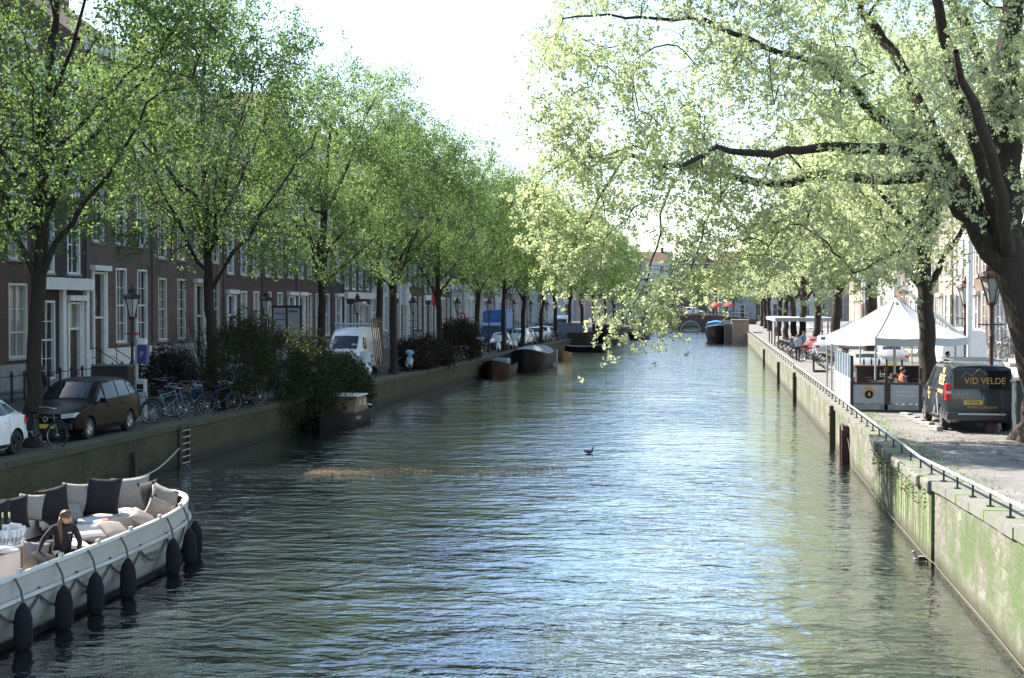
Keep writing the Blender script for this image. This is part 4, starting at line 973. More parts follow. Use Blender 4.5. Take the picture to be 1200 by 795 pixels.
car('people_carrier', 'dark brown people carrier parked by the big tree with sky on its windscreen', 'car', MPV, 'brown_paint', (.82, 3.5),
    [[(1.35, 1.02), (1.85, 1.04), (1.85, 1.38)], [(1.92, 1.05), (2.72, 1.07), (2.72, 1.53), (2.02, 1.47)], [(2.80, 1.07), (3.55, 1.09), (3.5, 1.5), (2.80, 1.53)], [(3.63, 1.10), (4.08, 1.12), (3.95, 1.4), (3.60, 1.48)]], (1.2, 1.76), (4.03, 4.26), None, None, (-17.95, 35.55, ZL), 0, extra=frontkit(.70, .56, .80, .03), rimm='steel')
HAT = [(0, .30, .52, .6, .68, .6), (.12, .2, .62, .70, .8, .7), (.5, .18, .76, .82, .87, .76), (1.15, .18, .88, .95, .88, .76), (1.9, .18, .92, 1.4, .88, .62), (2.5, .18, .95, 1.47, .88, .62), (3.3, .18, .97, 1.42, .88, .6), (3.75, .2, .98, 1.2, .87, .62), (3.98, .26, .95, 1.02, .84, .72), (4.1, .36, .78, .86, .78, .68)]
def hattail(root, st):
    for sg in (1, -1):
        b = MB(); b.prism([(sg*.6, .74), (sg*.80, .74), (sg*.84, .86), (sg*.62, .92)], 3.9, 4.09, 'y'); b.build('taillight', MAT['red_lens'], root)
    b = MB(); b.bb(-.8, .8, 4.02, 4.16, .34, .56); o = b.build('bumper', MAT['white_paint'], root); soften(o, .05)
    b = MB(); b.bb(-.26, .26, 4.161, 4.17, .42, .52); b.build('number_plate', MAT['plate'], root)
HW = [[(1.55, 1.0), (1.9, .98), (2.35, 1.0), (2.35, 1.34), (2.0, 1.32)], [(2.42, 1.0), (3.05, 1.02), (3.0, 1.32), (2.42, 1.34)], [(3.10, 1.03), (3.55, 1.08), (3.3, 1.27), (3.07, 1.31)]]
car('hatchback', 'white hatchback cut by the left edge with dark rear wheel', 'car', HAT, 'white_paint', (.85, 3.45), HW, (1.3, 1.85), (3.42, 3.72), None, [(3.86, .74), (4.02, .76), (4.0, .92), (3.88, .93)], (-17.95, 28.9, ZL), 0, extra=hattail, rimm='iron')
# dark delivery van on the right
VAN = [(0, .34, .62, .72, .74, .66), (.12, .24, .80, .92, .88, .78), (.55, .22, .98, 1.1, .95, .84), (.95, .22, 1.05, 1.2, .96, .84), (1.6, .22, 1.1, 1.78, .96, .76), (2.1, .22, 1.12, 1.88, .96, .76), (3.5, .22, 1.12, 1.92, .96, .78), (4.7, .24, 1.12, 1.91, .95, .78), (4.93, .28, 1.12, 1.84, .92, .78), (4.98, .36, 1.05, 1.74, .89, .78)]
def vanrear(root, st):
    for sg in (1, -1):
        t = MB(); t.bb(sg*.80, sg*.945, 4.72, 5.0, .88, 1.34); o = t.build('taillight', MAT['red_lens'], root); soften(o, .02)
        t = MB(); t.bb(sg*.81, sg*.935, 5.001, 5.008, 1.07, 1.14); t.build('lens_band', MAT['lamp_lens'], o); KIDS
    g = MB(); g.bb(-.74, .74, 4.985, 4.998, 1.2, 1.72); o = g.build('rear_window', MAT['car_glass'], root); soften(o, .005)
    g = MB(); g.bb(-.004, .004, 4.99, 5.003, .42, 1.84); g.build('door_gap', MAT['black'], root)
    b = MB(); b.bb(-.93, .93, 4.86, 5.09, .34, .56); o = b.build('bumper', MAT['galv'] if False else MAT['van_paint'], root); soften(o, .04)
    b = MB(); b.bb(-.62, .62, 5.07, 5.12, .50, .545); b.build('bumper_step', MAT['galv'], root)
    p = MB(); p.bb(-.02, .48, 4.99, 5.02, .78, .89); p.build('number_plate', MAT['plate'], root)
    r_ = MB()
    for sg in (1, -1): r_.tube([(sg*.68, 1.9, 1.97), (sg*.68, 4.6, 1.975)], .02, 5); 
    for y in (2.2, 3.3, 4.3): r_.box((0, y, 1.965), (1.34, .05, .04))
    r_.build('roof_rack', MAT['steel'], root)
    a = (math.pi/2, 0, math.pi)
    v = text('lettering', 'V/D VELDE', .25, MAT['gold'], root, (-.08, 5.006, 1.42), a, sx=.92)
    l = MB(); l.tube([(.55, 5.01, 1.52), (.42, 5.01, 1.68), (.26, 5.01, 1.56), (.08, 5.01, 1.76), (-.14, 5.01, 1.6)], .008, 4); l.build('roof_logo', MAT['grey_panel'], root)
    for k, ch in enumerate('\u00b7\u00b7\u00b7'):
        d = MB(); d.lathe([(.028, 4.992), (.028, 5.004)], (.62-k*.11, 0, 1.07), 10, axis='y'); d.build('icon', MAT['gold'], root)
    text('lettering', 'WWW.VDVELDE.NL', .09, MAT['gold'], root, (-.02, 5.006, .70), a)
    text('lettering', '4\u00b7VDV\u00b7020', .1, MAT['black'], root, (.23, 5.023, .835), a, sx=.8)
    # flank towards the water: local +x side
    x = side_x(st, 4.0, 1.45)+.012
    n = (math.pi/2-.22, 0, math.pi/2)
    text('lettering', 'V/D', .24, MAT['pale_gold'], root, (side_x(st, 4.1, 1.68)+.03, 4.0, 1.66), n)
    text('lettering', 'VELDE', .42, MAT['pale_gold'], root, (side_x(st, 4.0, 1.40)+.03, 3.95, 1.40), n, sx=.8)
    n2 = (math.pi/2, 0, math.pi/2)
    text('lettering', 'BOUWBEDRIJF', .15, MAT['pale_gold'], root, (side_x(st, 4.0, 1.08)+.012, 3.95, 1.08), n2, sx=.9)
    text('lettering', 'V/D\nVELDE\n020', .13, MAT['pale_gold'], root, (side_x(st, 1.9, .85)+.012, 2.0, .92), n2)
    q = side_patch(st, [(2.9, .4), (3.3, 1.0), (3.36, 1.0), (3.0, .4)], .006); q2 = side_patch(st, [(3.36, 1.0), (3.42, 1.0), (3.8, .4), (3.7, .4)], .006); q.add(q2.v, q2.f); q.build('zigzag_stripe', MAT['grey_panel'], root)
car('delivery_van', 'black builder\'s van with gold lettering parked at the right seen from behind', 'van', VAN, 'van_paint', (.95, 4.05), [[(1.35, 1.14), (2.15, 1.16), (2.15, 1.72), (1.78, 1.66)]], (1.05, 1.56), None, None, None, (7.18, 44.7, 1.4), math.pi, extra=vanrear, rr=.34)
# tall white van
WVN = [(0, .4, .8, .9, .8, .7), (.14, .3, .98, 1.1, .95, .84), (.8, .28, 1.2, 1.34, 1.0, .88), (1.5, .28, 1.3, 2.15, 1.0, .84), (1.95, .28, 1.3, 2.42, 1.0, .84), (2.6, .28, 1.3, 2.55, 1.0, .86), (5.2, .3, 1.3, 2.55, 1.0, .88), (5.4, .4, 1.25, 2.45, .98, .86)]
def wvx(root, st):
    frontkit(.9, .74, .92, .04, badge=False)(root, st)
    r_ = MB()
    for y in (2.4, 3.4, 4.6): r_.box((0, y, 2.66), (1.7, .07, .05)); r_.box((-.75, y, 2.61), (.06, .07, .12)); r_.box((.75, y, 2.61), (.06, .07, .12))
    for x in (-.8, .8): r_.tube([(x, 2.2, 2.7), (x, 5.0, 2.7)], .035, 6)
    r_.tube([(-.9, 2.25, 2.74), (.9, 2.25, 2.74)], .05, 6)
    r_.build('roof_rack', MAT['galv'], root)
    g = MB()
    for k in range(6):
        y = 2.5+k*.42; g.tube([(1.38, y, .35), (1.06, y, 3.05)], .035, 5)
    g.tube([(1.36, 2.3, .42), (1.36, 4.8, .42)], .05, 5); g.tube([(1.2, 2.4, 1.75), (1.2, 4.7, 1.75)], .02, 5); g.tube([(1.07, 2.4, 2.85), (1.07, 4.7, 2.85)], .03, 5)
    g.build('glass_rack', MAT['wood'], root)
    n = MB(); n.bb(-.55, -.25, 1.05, 1.12, 1.52, 1.62); 
    a = math.atan2(.81, .7)
    text('lettering', '2', .42, MAT['grey_panel'], root, (-.52, 1.04, 1.80), (math.radians(50), 0, 0))
    p = MB(); p.add([(.38, .98, 1.60), (.66, .98, 1.60), (.66, 1.06, 1.70), (.38, 1.06, 1.70)], [(0, 1, 2, 3)]); p.build('paper_notice', MAT['grey_panel'], root)
car('white_van', 'tall white van with roof rack and a wooden glazing rack on its flank', 'van', WVN, 'white_paint', (.95, 4.4), [[(1.12, 1.42), (2.0, 1.38), (2.0, 2.02), (1.55, 2.02)]], (.88, 1.46), None, None, None, (-19.65, 71.6, ZL), 0, extra=wvx, rr=.36)
G = 'cars parked along the left quay'
car('parked_car', 'blue grey car half hidden behind the willowy bush', 'car', HAT, 'blue_paint', (.85, 3.45), HW, (1.3, 1.85), (3.42, 3.72), None, None, (-18.6, 49.6, ZL), 0, G, extra=frontkit(.62, .5, .74, .05))
wc = car('parked_car', 'first white car parked beyond the blue lorry', 'car', MPV, 'white_paint', (.82, 3.5), [[(1.92, 1.05), (2.72, 1.07), (2.72, 1.53), (2.02, 1.47)], [(2.80, 1.07), (3.55, 1.09), (3.5, 1.5), (2.80, 1.53)]], (1.2, 1.76), (4.03, 4.26), None, None, (-18.5, atX(606, 400, -18.5).y, ZL), 0, G, extra=frontkit(.70, .56, .80, .03))
dc = car('parked_car', 'dark car parked behind the white scooters in front of the lorry', 'car', HAT, 'dark_paint', (.85, 3.45), HW, (1.3, 1.85), (3.42, 3.72), None, None, (-18.5, 117.5, ZL), 0, G, extra=frontkit(.62, .5, .74, .05))
for src, y, lb in ((wc, 139.5, 'second white car past the lorry'), (dc, 133.0, 'dark car between the two white cars on the left'), (wc, 146, 'third white car past the lorry'), (dc, 152.5, 'dark car right of the three white ones'), (dc, 64.5, 'dark car hidden between the willowy bush and white van'), (wc, 163, 'far white car by the grey container'), (dc, 172, 'far dark car past the container')):
    put(copy_tree(src), (-18.4, y, ZL), 0, lb)
# right cars
sv = car('parked_car', 'silver car behind the striped terrace screen', 'car', HAT, 'silver_paint', (.85, 3.45), HW, (1.3, 1.85), (3.42, 3.72), None, [(3.86, .74), (4.02, .76), (4.0, .96), (3.88, .97)], (6.6, 67.5, 1.4), math.pi, 'cars parked on the right quay', extra=hattail)
put(copy_tree(sv), (9.2, 80, 1.4), math.pi, 'second silver car seen under the tent roof'); put(copy_tree(sv), (7.0, 94, 1.4), math.pi, 'far silver car with a red rear light by the bench frame', (1, 1, 1.15))
rc = car('parked_car', 'small red car left of the far silver car', 'car', HAT, 'red_paint', (.85, 3.45), HW, (1.3, 1.85), (3.42, 3.72), None, None, (6.6, 98, 1.4), math.pi, 'cars parked on the right quay', extra=hattail)
wv = copy_tree(bpy.data.objects['white_van'], skip=('glass_rack', 'lettering', 'paper_notice', 'roof_rack')); put(wv, (10.6, 68, 1.4), math.pi, 'plain white van standing behind the terrace')
wv2 = copy_tree(wv); put(wv2, (-19.8, 178, ZL), 0, 'far white van above the grey container on the left')
# blue lorry with blue cab and sheeted load
root = empty('lorry', (-20.6, 127.5, ZL), 0, 'blue lorry with a bright blue sheet over its load and a pale ladder', 'lorry')
b = MB(); b.prism([(0, .5), (0, 1.2), (.35, 1.95), (.75, 2.2), (1.9, 2.25), (1.9, .5)], -1.05, 1.05, 'x'); o = b.build('cab', MAT['blue_paint'], root); soften(o, .08)
b = MB(); b.add([(-.9, -.0, 1.25), (.9, -.0, 1.25), (.82, .32, 1.92), (-.82, .32, 1.92)], [(0, 1, 2, 3)]); b.v = [(x, y-.03, z) for x, y, z in b.v]; b.build('windshield', MAT['car_glass'], root)
b = MB(); b.bb(-1.1, 1.1, 2.0, 6.5, .75, 1.5); b.build('load_bed', MAT['iron'], root)
b = MB(); b.prism([(-1.12, 1.5), (1.12, 1.5), (1.12, 3.2), (.7, 3.45), (-.7, 3.4), (-1.12, 3.25)], 1.95, 6.4, 'y'); o = b.build('sheet', MAT['blue_sheet'], root); soften(o, .12)
b = MB()
for s_ in (0, .45): b.tube([(1.25, .9+s_, .6), (1.0, 2.2+s_, 3.6)], .04, 5)
for k in range(9): t = k/9+.05; b.tube([(1.25-.25*t, .9+1.3*t, .6+3*t), (1.25-.25*t, 1.35+1.3*t, .6+3*t)], .025, 4)
b.build('ladder', MAT['sky_sheet'], root)
for y in (.9, 4.8):
    for sg in (1, -1): wheel(root, sg*.92, y, .42, .26)
b = MB(); b.bb(-1.0, 1.0, -.08, .05, .42, .75); b.build('bumper', MAT['trim'], root)
# grey container
root = empty('container', (-17.6, 160, ZL), 0, 'pale blue grey container on the far left quay corner', 'container')
b = MB(); b.bb(-3.2, 2.8, 0, 2.4, .05, 1.7); b.build('box', MAT['tarp_grey'], root)
b = MB()
for k in range(24): b.bb(-3.15+k*.25, -3.05+k*.25, -.05, -.003, .12, 1.6)
b.bb(-3.25, 2.85, -.08, 2.45, 1.703, 1.8); b.build('ribs', MAT['hull_blue'], root)

# ---- scooters and bicycles
def scooter(label, loc, rz, paint='white_paint', shield=True, hood=None):
    root = empty('motor_scooter', (0, 0, 0), 0, label, 'scooter', 'motor scooters on the left quay')
    for y in (0, 1.22):
        w_ = MB(); w_.lathe([(.11, -.05), (.2, -.06), (.235, -.03), (.235, .03), (.2, .06), (.11, .05)], n=18, axis='x'); wo = w_.build('wheel', MAT['rubber'], root, 40, loc=(0, y, .235))
        q = MB(); q.lathe([(.11, -.055), (.03, -.06), (.03, .06), (.11, .055)], n=12, axis='x'); q.build('rim', MAT['rim'], wo)
    b = MB()
    def R_(y, z, w, h): return [(w*math.cos(a), y, z+h*math.sin(a)) for a in np.linspace(0, 2*math.pi, 13)[:-1]]
    b.loft([R_(.02, .42, .05, .05), R_(.1, .5, .13, .16), R_(.18, .62, .19, .27), R_(.26, .72, .17, .22), R_(.33, .78, .1, .12)]); b.loft([R_(.28, .34, .16, .05), R_(.62, .3, .18, .06), R_(.74, .42, .2, .17), R_(.98, .52, .2, .22), R_(1.3, .58, .16, .16), R_(1.5, .62, .05, .05)])
    b.build('body', MAT[paint], root, 50)
    s_ = MB(); s_.loft([R_(.68, .74, .1, .04), R_(.85, .79, .15, .06), R_(1.15, .8, .15, .06), R_(1.45, .84, .08, .04)]); s_.build('seat', MAT['black'], root, 50)
    h = MB(); h.tube([(0, .16, .5), (0, .3, 1.0)], .03, 6); h.tube([(-.34, .4, 1.02), (-.15, .3, 1.0), (.15, .3, 1.0), (.34, .4, 1.02)], .018, 6); h.tube([(.25, .32, 1.0), (.3, .3, 1.2)], .008, 4); h.ring((.31, .3, 1.24), .05, .02, 'y', 10, 4); h.build('handlebar', MAT['black'], root)
    l = MB(); l.lathe([(.02, 0), (.07, .02), (.08, .08)], (0, .12, .92), 10, axis='y'); l.build('headlight', MAT['lamp_lens'], root)
    if shield: w_ = MB(); w_.loft([[(x, .16+abs(x)*.25+dz*.25, .95+dz) for x in (-.27, -.15, 0, .15, .27)] for dz in (0, .25, .5)], closed=False); w_.build('windshield', MAT['lamp_lens'], root, 60)
    if hood: w_ = MB(); w_.loft([R_(.05, 1.02, .1, .1), R_(.2, 1.1, .24, .17), R_(.5, 1.12, .22, .15), R_(.75, 1.0, .1, .1)]); w_.build('hood_cover', MAT[hood], root, 50)
    put(root, loc, rz); return root
s0 = scooter('white motor scooter with a tall shield nearest of the trio before the lorry', (-17.0, atX(563, 400, -17).y, ZL), .2)
put(copy_tree(s0), (-17, atX(584, 400, -17).y, ZL), .15, 'middle white motor scooter of the trio before the lorry'); put(copy_tree(s0), (-17, atX(603, 400, -17).y, ZL), .1, 'last white motor scooter of the trio left of the tree')
put(copy_tree(s0), (-17.0, 66.5, ZL), .1, 'white motor scooter squeezed between the dark bush and the tall van')
scooter('grey motor scooter with a sky blue hood beside the white van', (-16.9, 76.3, ZL), .3, 'silver_paint', False, 'sky_sheet')
scooter('pink motor scooter behind the bicycles near the blue sign', (-20.3, 53.5, ZL), -.9, 'purple', True)
def bicycle(label, paint, group, tyre='rubber', basket=False):
    root = empty('bicycle', (0, 0, 0), 0, label, 'bicycle', group); A, Bq = Vector((-.53, 0, .345)), Vector((.55, 0, .345)); bb = Vector((-.08, 0, .29)); st = Vector((-.24, 0, .86)); hd = Vector((.38, 0, .88)); hd2 = Vector((.44, 0, .66))
    for p in (A, Bq):
        w_ = MB(); w_.ring((0, 0, 0), .33, .019, 'y', 28, 5); wo = w_.build('wheel', MAT[tyre], root, 50, loc=p)
        s_ = MB(); s_.lathe([(.03, -.04), (.03, .04)], (0, 0, 0), 8, axis='y')
        for k in range(14): a = 2*math.pi*k/14; s_.tube([(0, .02*(-1)**k, 0), (.315*math.cos(a), 0, .315*math.sin(a))], .0022, 3, cap=False)
        s_.ring((0, 0, 0), .308, .008, 'y', 28, 4); s_.build('spokes', MAT['steel'], wo)
    f = MB()
    for a, b_, r_ in ((bb, st, .016), (bb, hd2, .018), (st+Vector((0.02, 0, -.1)), hd, .016), (hd, hd2, .02), (bb, A, .01), (st+Vector((.02, 0, -.1)), A, .009), (hd2, Bq, .013), (hd, hd+Vector((-.03, 0, .14)), .014)):
        f.tube([a, b_], r_, 6)
    f.build('frame', MAT[paint], root, 50)
    f = MB(); h = hd+Vector((-.03, 0, .15)); f.tube([h+Vector((-.2, -.27, .02)), h+Vector((-.05, -.24, .03)), h+Vector((.04, -.08, .01)), h, h+Vector((.04, .08, .01)), h+Vector((-.05, .24, .03)), h+Vector((-.2, .27, .02))], .012, 5); f.build('handlebar', MAT['steel'], root, 50)
    f = MB(); f.loft([[(x, w_*math.cos(a), .93+.03*math.sin(a)) for a in np.linspace(0, 6.28, 9)[:-1]] for x, w_ in ((-.38, .05), (-.33, .1), (-.22, .08), (-.1, .025))]); f.build('saddle', MAT['black'], root, 50)
    f = MB(); f.ring((-.53, 0, .345), .375, .02, 'y', 12, 4, a0=.2, a1=2.8); f.ring((.55, 0, .345), .375, .02, 'y', 12, 4, a0=.9, a1=2.9); f.build('mudguard', MAT['bike_black'], root, 50)
    f = MB(); f.box((-.55, 0, .74), (.36, .13, .015)); f.tube([(-.7, .06, .74), (-.53, .06, .35)], .007, 4); f.tube([(-.7, -.06, .74), (-.53, -.06, .35)], .007, 4); f.build('rack', MAT['bike_black'], root)
    f = MB(); f.ring((bb.x, .05, bb.z), .09, .006, 'y', 14, 4); f.tube([(bb.x, .07, bb.z), (bb.x+.12, .08, bb.z-.12)], .009, 4); f.tube([(bb.x, -.07, bb.z), (bb.x-.12, -.08, bb.z+.12)], .009, 4); f.box((bb.x+.12, .12, bb.z-.12), (.09, .09, .02)); f.box((bb.x-.12, -.12, bb.z+.12), (.09, .09, .02)); f.build('pedals', MAT['steel'], root)
    if basket:
        f = MB(); f.box((.68, 0, .96), (.28, .34, .24), taper=1.15); o = f.build('basket', MAT['dark_wood'], root)
    return root
GL, GR = 'bicycles on the left quay', 'bicycles on the right quay'
b1 = bicycle('black bicycle leaning at the foot of the first tree before the dark car', 'bike_black', GL); put(b1, (-17.35, 34.0, ZL), R(-12)); b1.rotation_euler[0] = R(-6)
b2 = bicycle('blue bicycle standing right of the pale parking post', 'bike_blue', GL); put(b2, (-17.35, 42.7, ZL), R(38))
b3 = bicycle('', 'bike_grey', GL, basket=True); b4 = bicycle('', 'bike_navy', GL)
put(b3, (-17.9, 46.3, ZL), R(70), 'grey bicycle with a crate left of the forked tree'); put(b4, (-17.3, 44.4, ZL), R(20), 'navy bicycle with a pale rimmed wheel nearest the wall')
srcs = [b1, b2, b3, b4]
spots = [(-17.9, 41.2, 50, 0, 'black bicycle just behind the dark people carrier'), (-17.8, 43.6, 60, 2, 'grey bicycle parked behind the blue one'), (-18.2, 45.2, 75, 0, 'black bicycle in the thick of the left cluster'), (-17.0, 46.4, 55, 3, 'navy bicycle at the wall edge by the forked tree'), (-18.4, 46.9, 85, 1, 'blue bicycle deep in the left cluster'), (-18.6, 43.4, 100, 0, 'black bicycle behind the parking post'),
         (-17.0, 49.2, 50, 2, 'grey bicycle right of the forked tree'), (-17.3, 50.4, 65, 0, 'black bicycle at the edge of the willowy bush'), (-19.8, 47.4, 80, 0, 'black bicycle by the pink scooter'), (-20.0, 49.0, 95, 3, 'navy bicycle by the pink scooter'), (-16.9, 90.3, 30, 2, 'grey bicycle between the two rusty shrubs'), (-17.0, 89.0, 50, 0, 'black bicycle between the two rusty shrubs'), (-16.9, 78.8, 60, 2, 'grey bicycle behind the blue hooded scooter'), (-16.9, 143, 60, 0, 'far black bicycle past the white cars'), (-17, 146, 80, 2, 'far grey bicycle past the white cars'), (-17, 149, 50, 3, 'far navy bicycle by the ninth tree')]
for x, y, a, k, lb in spots:
    o = put(copy_tree(srcs[k]), (x, y, ZL), R(a), lb); o.rotation_euler[0] = R(rnd.uniform(-7, 7))
for i in range(30):
    y = 78+i*1.35+rnd.uniform(-.2, .2)
    if 84.5 < y < 90: continue
    x = 5.9+rnd.uniform(-.25, .25) if y > 90 else 6.6
    o = put(copy_tree(srcs[rnd.randrange(4)]), (x, y, 1.4), R(rnd.uniform(-20, 20)), 'bicycle parked side on in the long row by the right rail', group=GR); o.rotation_euler[0] = R(rnd.uniform(-8, 8))
for k, (x, y, a) in enumerate([(5.5, 49.2, 15), (6.2, 50.0, 25), (5.6, 51.0, 5)]):
    put(copy_tree(srcs[k]), (x, y, 1.4), R(a), ['black bicycle inside the striped terrace screen', 'blue bicycle inside the striped terrace screen', 'crated bicycle inside the striped terrace screen'][k], group=GR)
bk = put(copy_tree(srcs[2]), (5.35, 89.6, 1.4), R(75), 'bicycle pushed by the dark haired walker', group=GR)

# ================================================================ LAMPS, SIGNS
def lamp(label, group, col='iron'):
    root = empty('street_lamp', (0, 0, 0), 0, label, 'street lamp', group)
    p = MB(); p.lathe([(.20, 0), (.20, .12), (.15, .2), (.13, .55), (.10, .75), (.075, .82), (.06, 1.2), (.075, 1.24), (.05, 1.3), (.045, 2.4), (.065, 2.45), (.04, 2.52), (.038, 3.15), (.06, 3.2), (.05, 3.28)], n=12); p.tube([(-.28, 0, 2.75), (.28, 0, 2.75)], .018, 5); p.build('post', MAT[col], root, 40)
    f = MB()
    for k in range(6):
        a = 2*math.pi*k/6; c, s_ = math.cos(a), math.sin(a); f.tube([(.09*c, .09*s_, 3.3), (.25*c, .25*s_, 3.95)], .014, 4)
        f.tube([(.27*c, .27*s_, 3.95), (.31*c, .31*s_, 4.08)], [.03, .005], 4)
    f.lathe([(.05, 3.22), (.12, 3.28), (.12, 3.32)], n=6); f.lathe([(.27, 3.93), (.29, 3.96), (.2, 4.08), (.12, 4.12), (.12, 4.2), (.14, 4.22), (.07, 4.3), (.02, 4.42)], n=12); f.build('lantern_frame', MAT[col], root, 40)
    g = MB(); g.lathe([(.085, 3.33), (.238, 3.92)], n=6); g.build('lantern_glass', MAT['lamp_glass'], root); return root
GLs = 'lanterns along the left quay'
l0 = lamp('crown topped lantern before the white shop portal', GLs)
LX = -19.4; lp = atX(155, 400, LX); put(l0, (LX, lp.y, ZL))
for u, lb in ((312, 'lantern rising from the willowy bush'), (419, 'lantern above the white van'), (484, 'lantern behind the first rusty shrub'), (536, 'lantern between the fifth and sixth trees'), (573, 'lantern in front of the blue lorry'), (602, 'lantern just past the blue lorry'), (622, 'lantern above the white cars'), (641, 'farthest lantern on the left quay')):
    p = atX(u, 400, LX if u != 573 else -18.2); put(copy_tree(l0), (p.x, p.y, ZL), 0, lb)
lr = lamp('rust red lantern post in front of the big elm trunk', 'lanterns on the right quay', 'iron_red'); put(lr, (7.47, 39.95, 1.4), 0, scale=(1.25, 1.25, 1.08))
l2 = copy_tree(lr); put(l2, (10.5, 62, 1.4), 0, 'rust red lantern beside the person in green')
# parking post, meter and sign
root = empty('parking_post', (-18.3, 42.4, ZL), 0, 'pale grey post with a red band and blue parking box', 'parking post')
b = MB(); b.tube([(0, 0, 0), (.0, 0, 3.3)], .05, 8); b.build('pole', MAT['post_grey'], root); b = MB(); b.tube([(0, 0, 2.75), (0, 0, 2.85)], .056, 8); b.build('red_band', MAT['red_lens'], root)
b = MB(); b.bb(.06, .38, -.12, .14, 1.85, 2.45); o = b.build('blue_box', MAT['parking_blue'], root); soften(o, .02); text('letter', 'P', .22, MAT['grey_panel'], root, (.22, -.125, 2.15), (math.pi/2, 0, 0))
b = MB(); b.bb(.08, .32, -.1, .1, 2.46, 2.65); b.build('cap_box', MAT['pale_text'], root)
b = MB(); b.bb(.0, .3, -.1, .15, 0, 1.35); o = b.build('meter', MAT['post_grey'], root); soften(o, .03)
b = MB(); b.bb(.04, .26, -.11, -.10, .95, 1.2); b.build('screen', MAT['car_glass'], root)
root = empty('utility_cabinet', (-19.6, 43.6, ZL), 0, 'squat brown street cabinet behind the parking post', 'cabinet')
b = MB(); b.bb(-.6, .6, -.25, .25, 0, 1.7); o = b.build('cabinet_body', MAT['iron'], root); soften(o, .03); b = MB(); b.bb(-.62, .62, -.28, .28, 1.703, 1.76); b.build('lid', MAT['dark_stone'], root)
root = empty('notice_board', (-19.6, 62.3, ZL), 0, 'two panel pale notice board on dark legs left of the third tree', 'notice board')
b = MB(); b.bb(-.72, -.64, -.04, .04, 0, 3.7); b.bb(.64, .72, -.04, .04, 0, 3.7); b.bb(-.72, .72, -.05, .05, 3.62, 3.72); b.bb(-.04, .04, -.05, .05, 2.1, 3.62); b.bb(-.64, .64, -.05, .05, 2.0, 2.1); b.build('stand', MAT['iron'], root)
b = MB(); b.bb(-.63, -.05, -.03, .03, 2.1, 3.62); b.bb(.05, .63, -.03, .03, 2.1, 3.62); b.build('board', MAT['grey_panel'], root)
b = MB(); 
for k in range(5): b.bb(-.6, -.08, -.04, -.031, 2.2+k*.28, 2.26+k*.28)
b.bb(.12, .5, -.04, -.031, 3.4, 3.5); b.build('printed_lines', MAT['hull_blue'], root)
for x, y, lb in ((-22, 120, 'round red traffic sign beyond the lorry'), (-21, 134, 'second round red traffic sign on the left street')):
    root = empty('traffic_sign', (x, y, ZL), 0, lb, 'sign', 'traffic signs on the left street'); b = MB(); b.tube([(0, 0, 0), (0, 0, 3.2)], .04, 6); b.build('pole', MAT['post_grey'], root)
    b = MB(); b.lathe([(.4, -.02), (.4, .0)], (0, 0, 2.8), 20, axis='y'); b.build('disc', MAT['red_cloth'], root); b = MB(); b.lathe([(.27, -.03), (.27, -.021)], (0, 0, 2.8), 20, axis='y'); b.build('white_centre', MAT['pale_text'], root)
for x, y, col, lb in ((-23, 112, 'red_cloth', 'red flag hanging from a far left house'), (-22.5, 98, 'win_white', 'white banner on the street behind the fifth tree')):
    root = empty('flag', (x, y, ZL), 0, lb, 'flag'); b = MB(); b.tube([(0, 0, 0), (0, 0, 5.5)], .04, 6); b.build('flagpole', MAT['post_grey'], root); b = MB(); b.loft([[(.03+i*.12, .05*math.sin(i*1.2), z) for i in range(7)] for z in (3.8, 4.6, 5.4)], closed=False); b.build('cloth', MAT[col], root, 60)
# black metal fence behind the cars in front of the houses
for (y0, y1, lb) in ((48, 62, 'dark iron railing with a finial in front of the cream windowed house'), (70, 82, 'dark iron railing in front of the grey plinth'),):
    root = empty('iron_railing', (-26.6, y0, ZL+.0), 0, lb, 'railing', 'front railings of the left houses'); n = int(y1-y0); b = MB()
    for h in (.35, 1.0): b.tube([(0, 0, h), (0, y1-y0, h)], .025, 4)
    b.build('rails', MAT['iron'], root); b = MB(); b.lathe([(.05, 0), (.05, 1.0), (.08, 1.05), (.06, 1.1), (.02, 1.2)], n=8); me = b.mesh('post', MAT['iron'])
    for k in range(n+1): link('post', me, root, (0, k*1.0, 0))

# ================================================================ RIGHT TERRACE
TX0, TX1, TY0, TY1 = 4.42, 6.62, 47.3, 53.4
root = empty('terrace_screen', (TX0, TY0, 1.4), 0, 'terrace windscreen with white striped flank and two grey front panels', 'windscreen')
w_ = TX1-TX0; b = MB()
for x in (0, w_/2, w_): b.bb(x-.05, x+.05, -.05, .05, 0, 1.85 if x == 0 else 1.45)
b.bb(.05, w_-.05, -.04, .04, .9, .96); b.bb(.05, w_-.05, -.04, .04, .0, .06); b.bb(w_/2+.052, w_/2+.14, -.045, .045, 0, .95); b.build('front_frame', MAT['dark_wood'], root)
b = MB(); b.bb(.05, w_/2-.05, -.03, .03, .27, .89); p1 = b.build('front_panel', MAT['grey_panel'], root); b = MB(); b.bb(w_/2+.14, w_-.05, -.03, .03, .27, .89); b.build('front_panel', MAT['grey_panel'], root)
b = MB(); b.bb(.05, w_-.05, -.05, .05, .065, .24); b.build('base_board', MAT['stone'], root)
b = MB(); b.ring((w_/4, -.035, .60), .20, .045, 'y', 20, 4, a0=.15, a1=math.pi-.15); b.build('emblem_arc', MAT['gold'], p1); b = MB(); b.lathe([(.135, -.045), (.135, -.031)], (w_/4, 0, .57), 20, axis='y'); b.build('emblem_disc', MAT['navy_flat'], p1)
text('emblem_numeral', '4', .24, MAT['gold'], p1, (w_/4, -.048, .57), (math.pi/2, 0, 0))
text('lettering', 'De Wijn Pier\n  of Amsterdam', .115, MAT['pale_text'], root, (w_*.78, -.034, .60), (math.pi/2, 0, 0))
n = 6; L_ = TY1-TY0
b = MB()
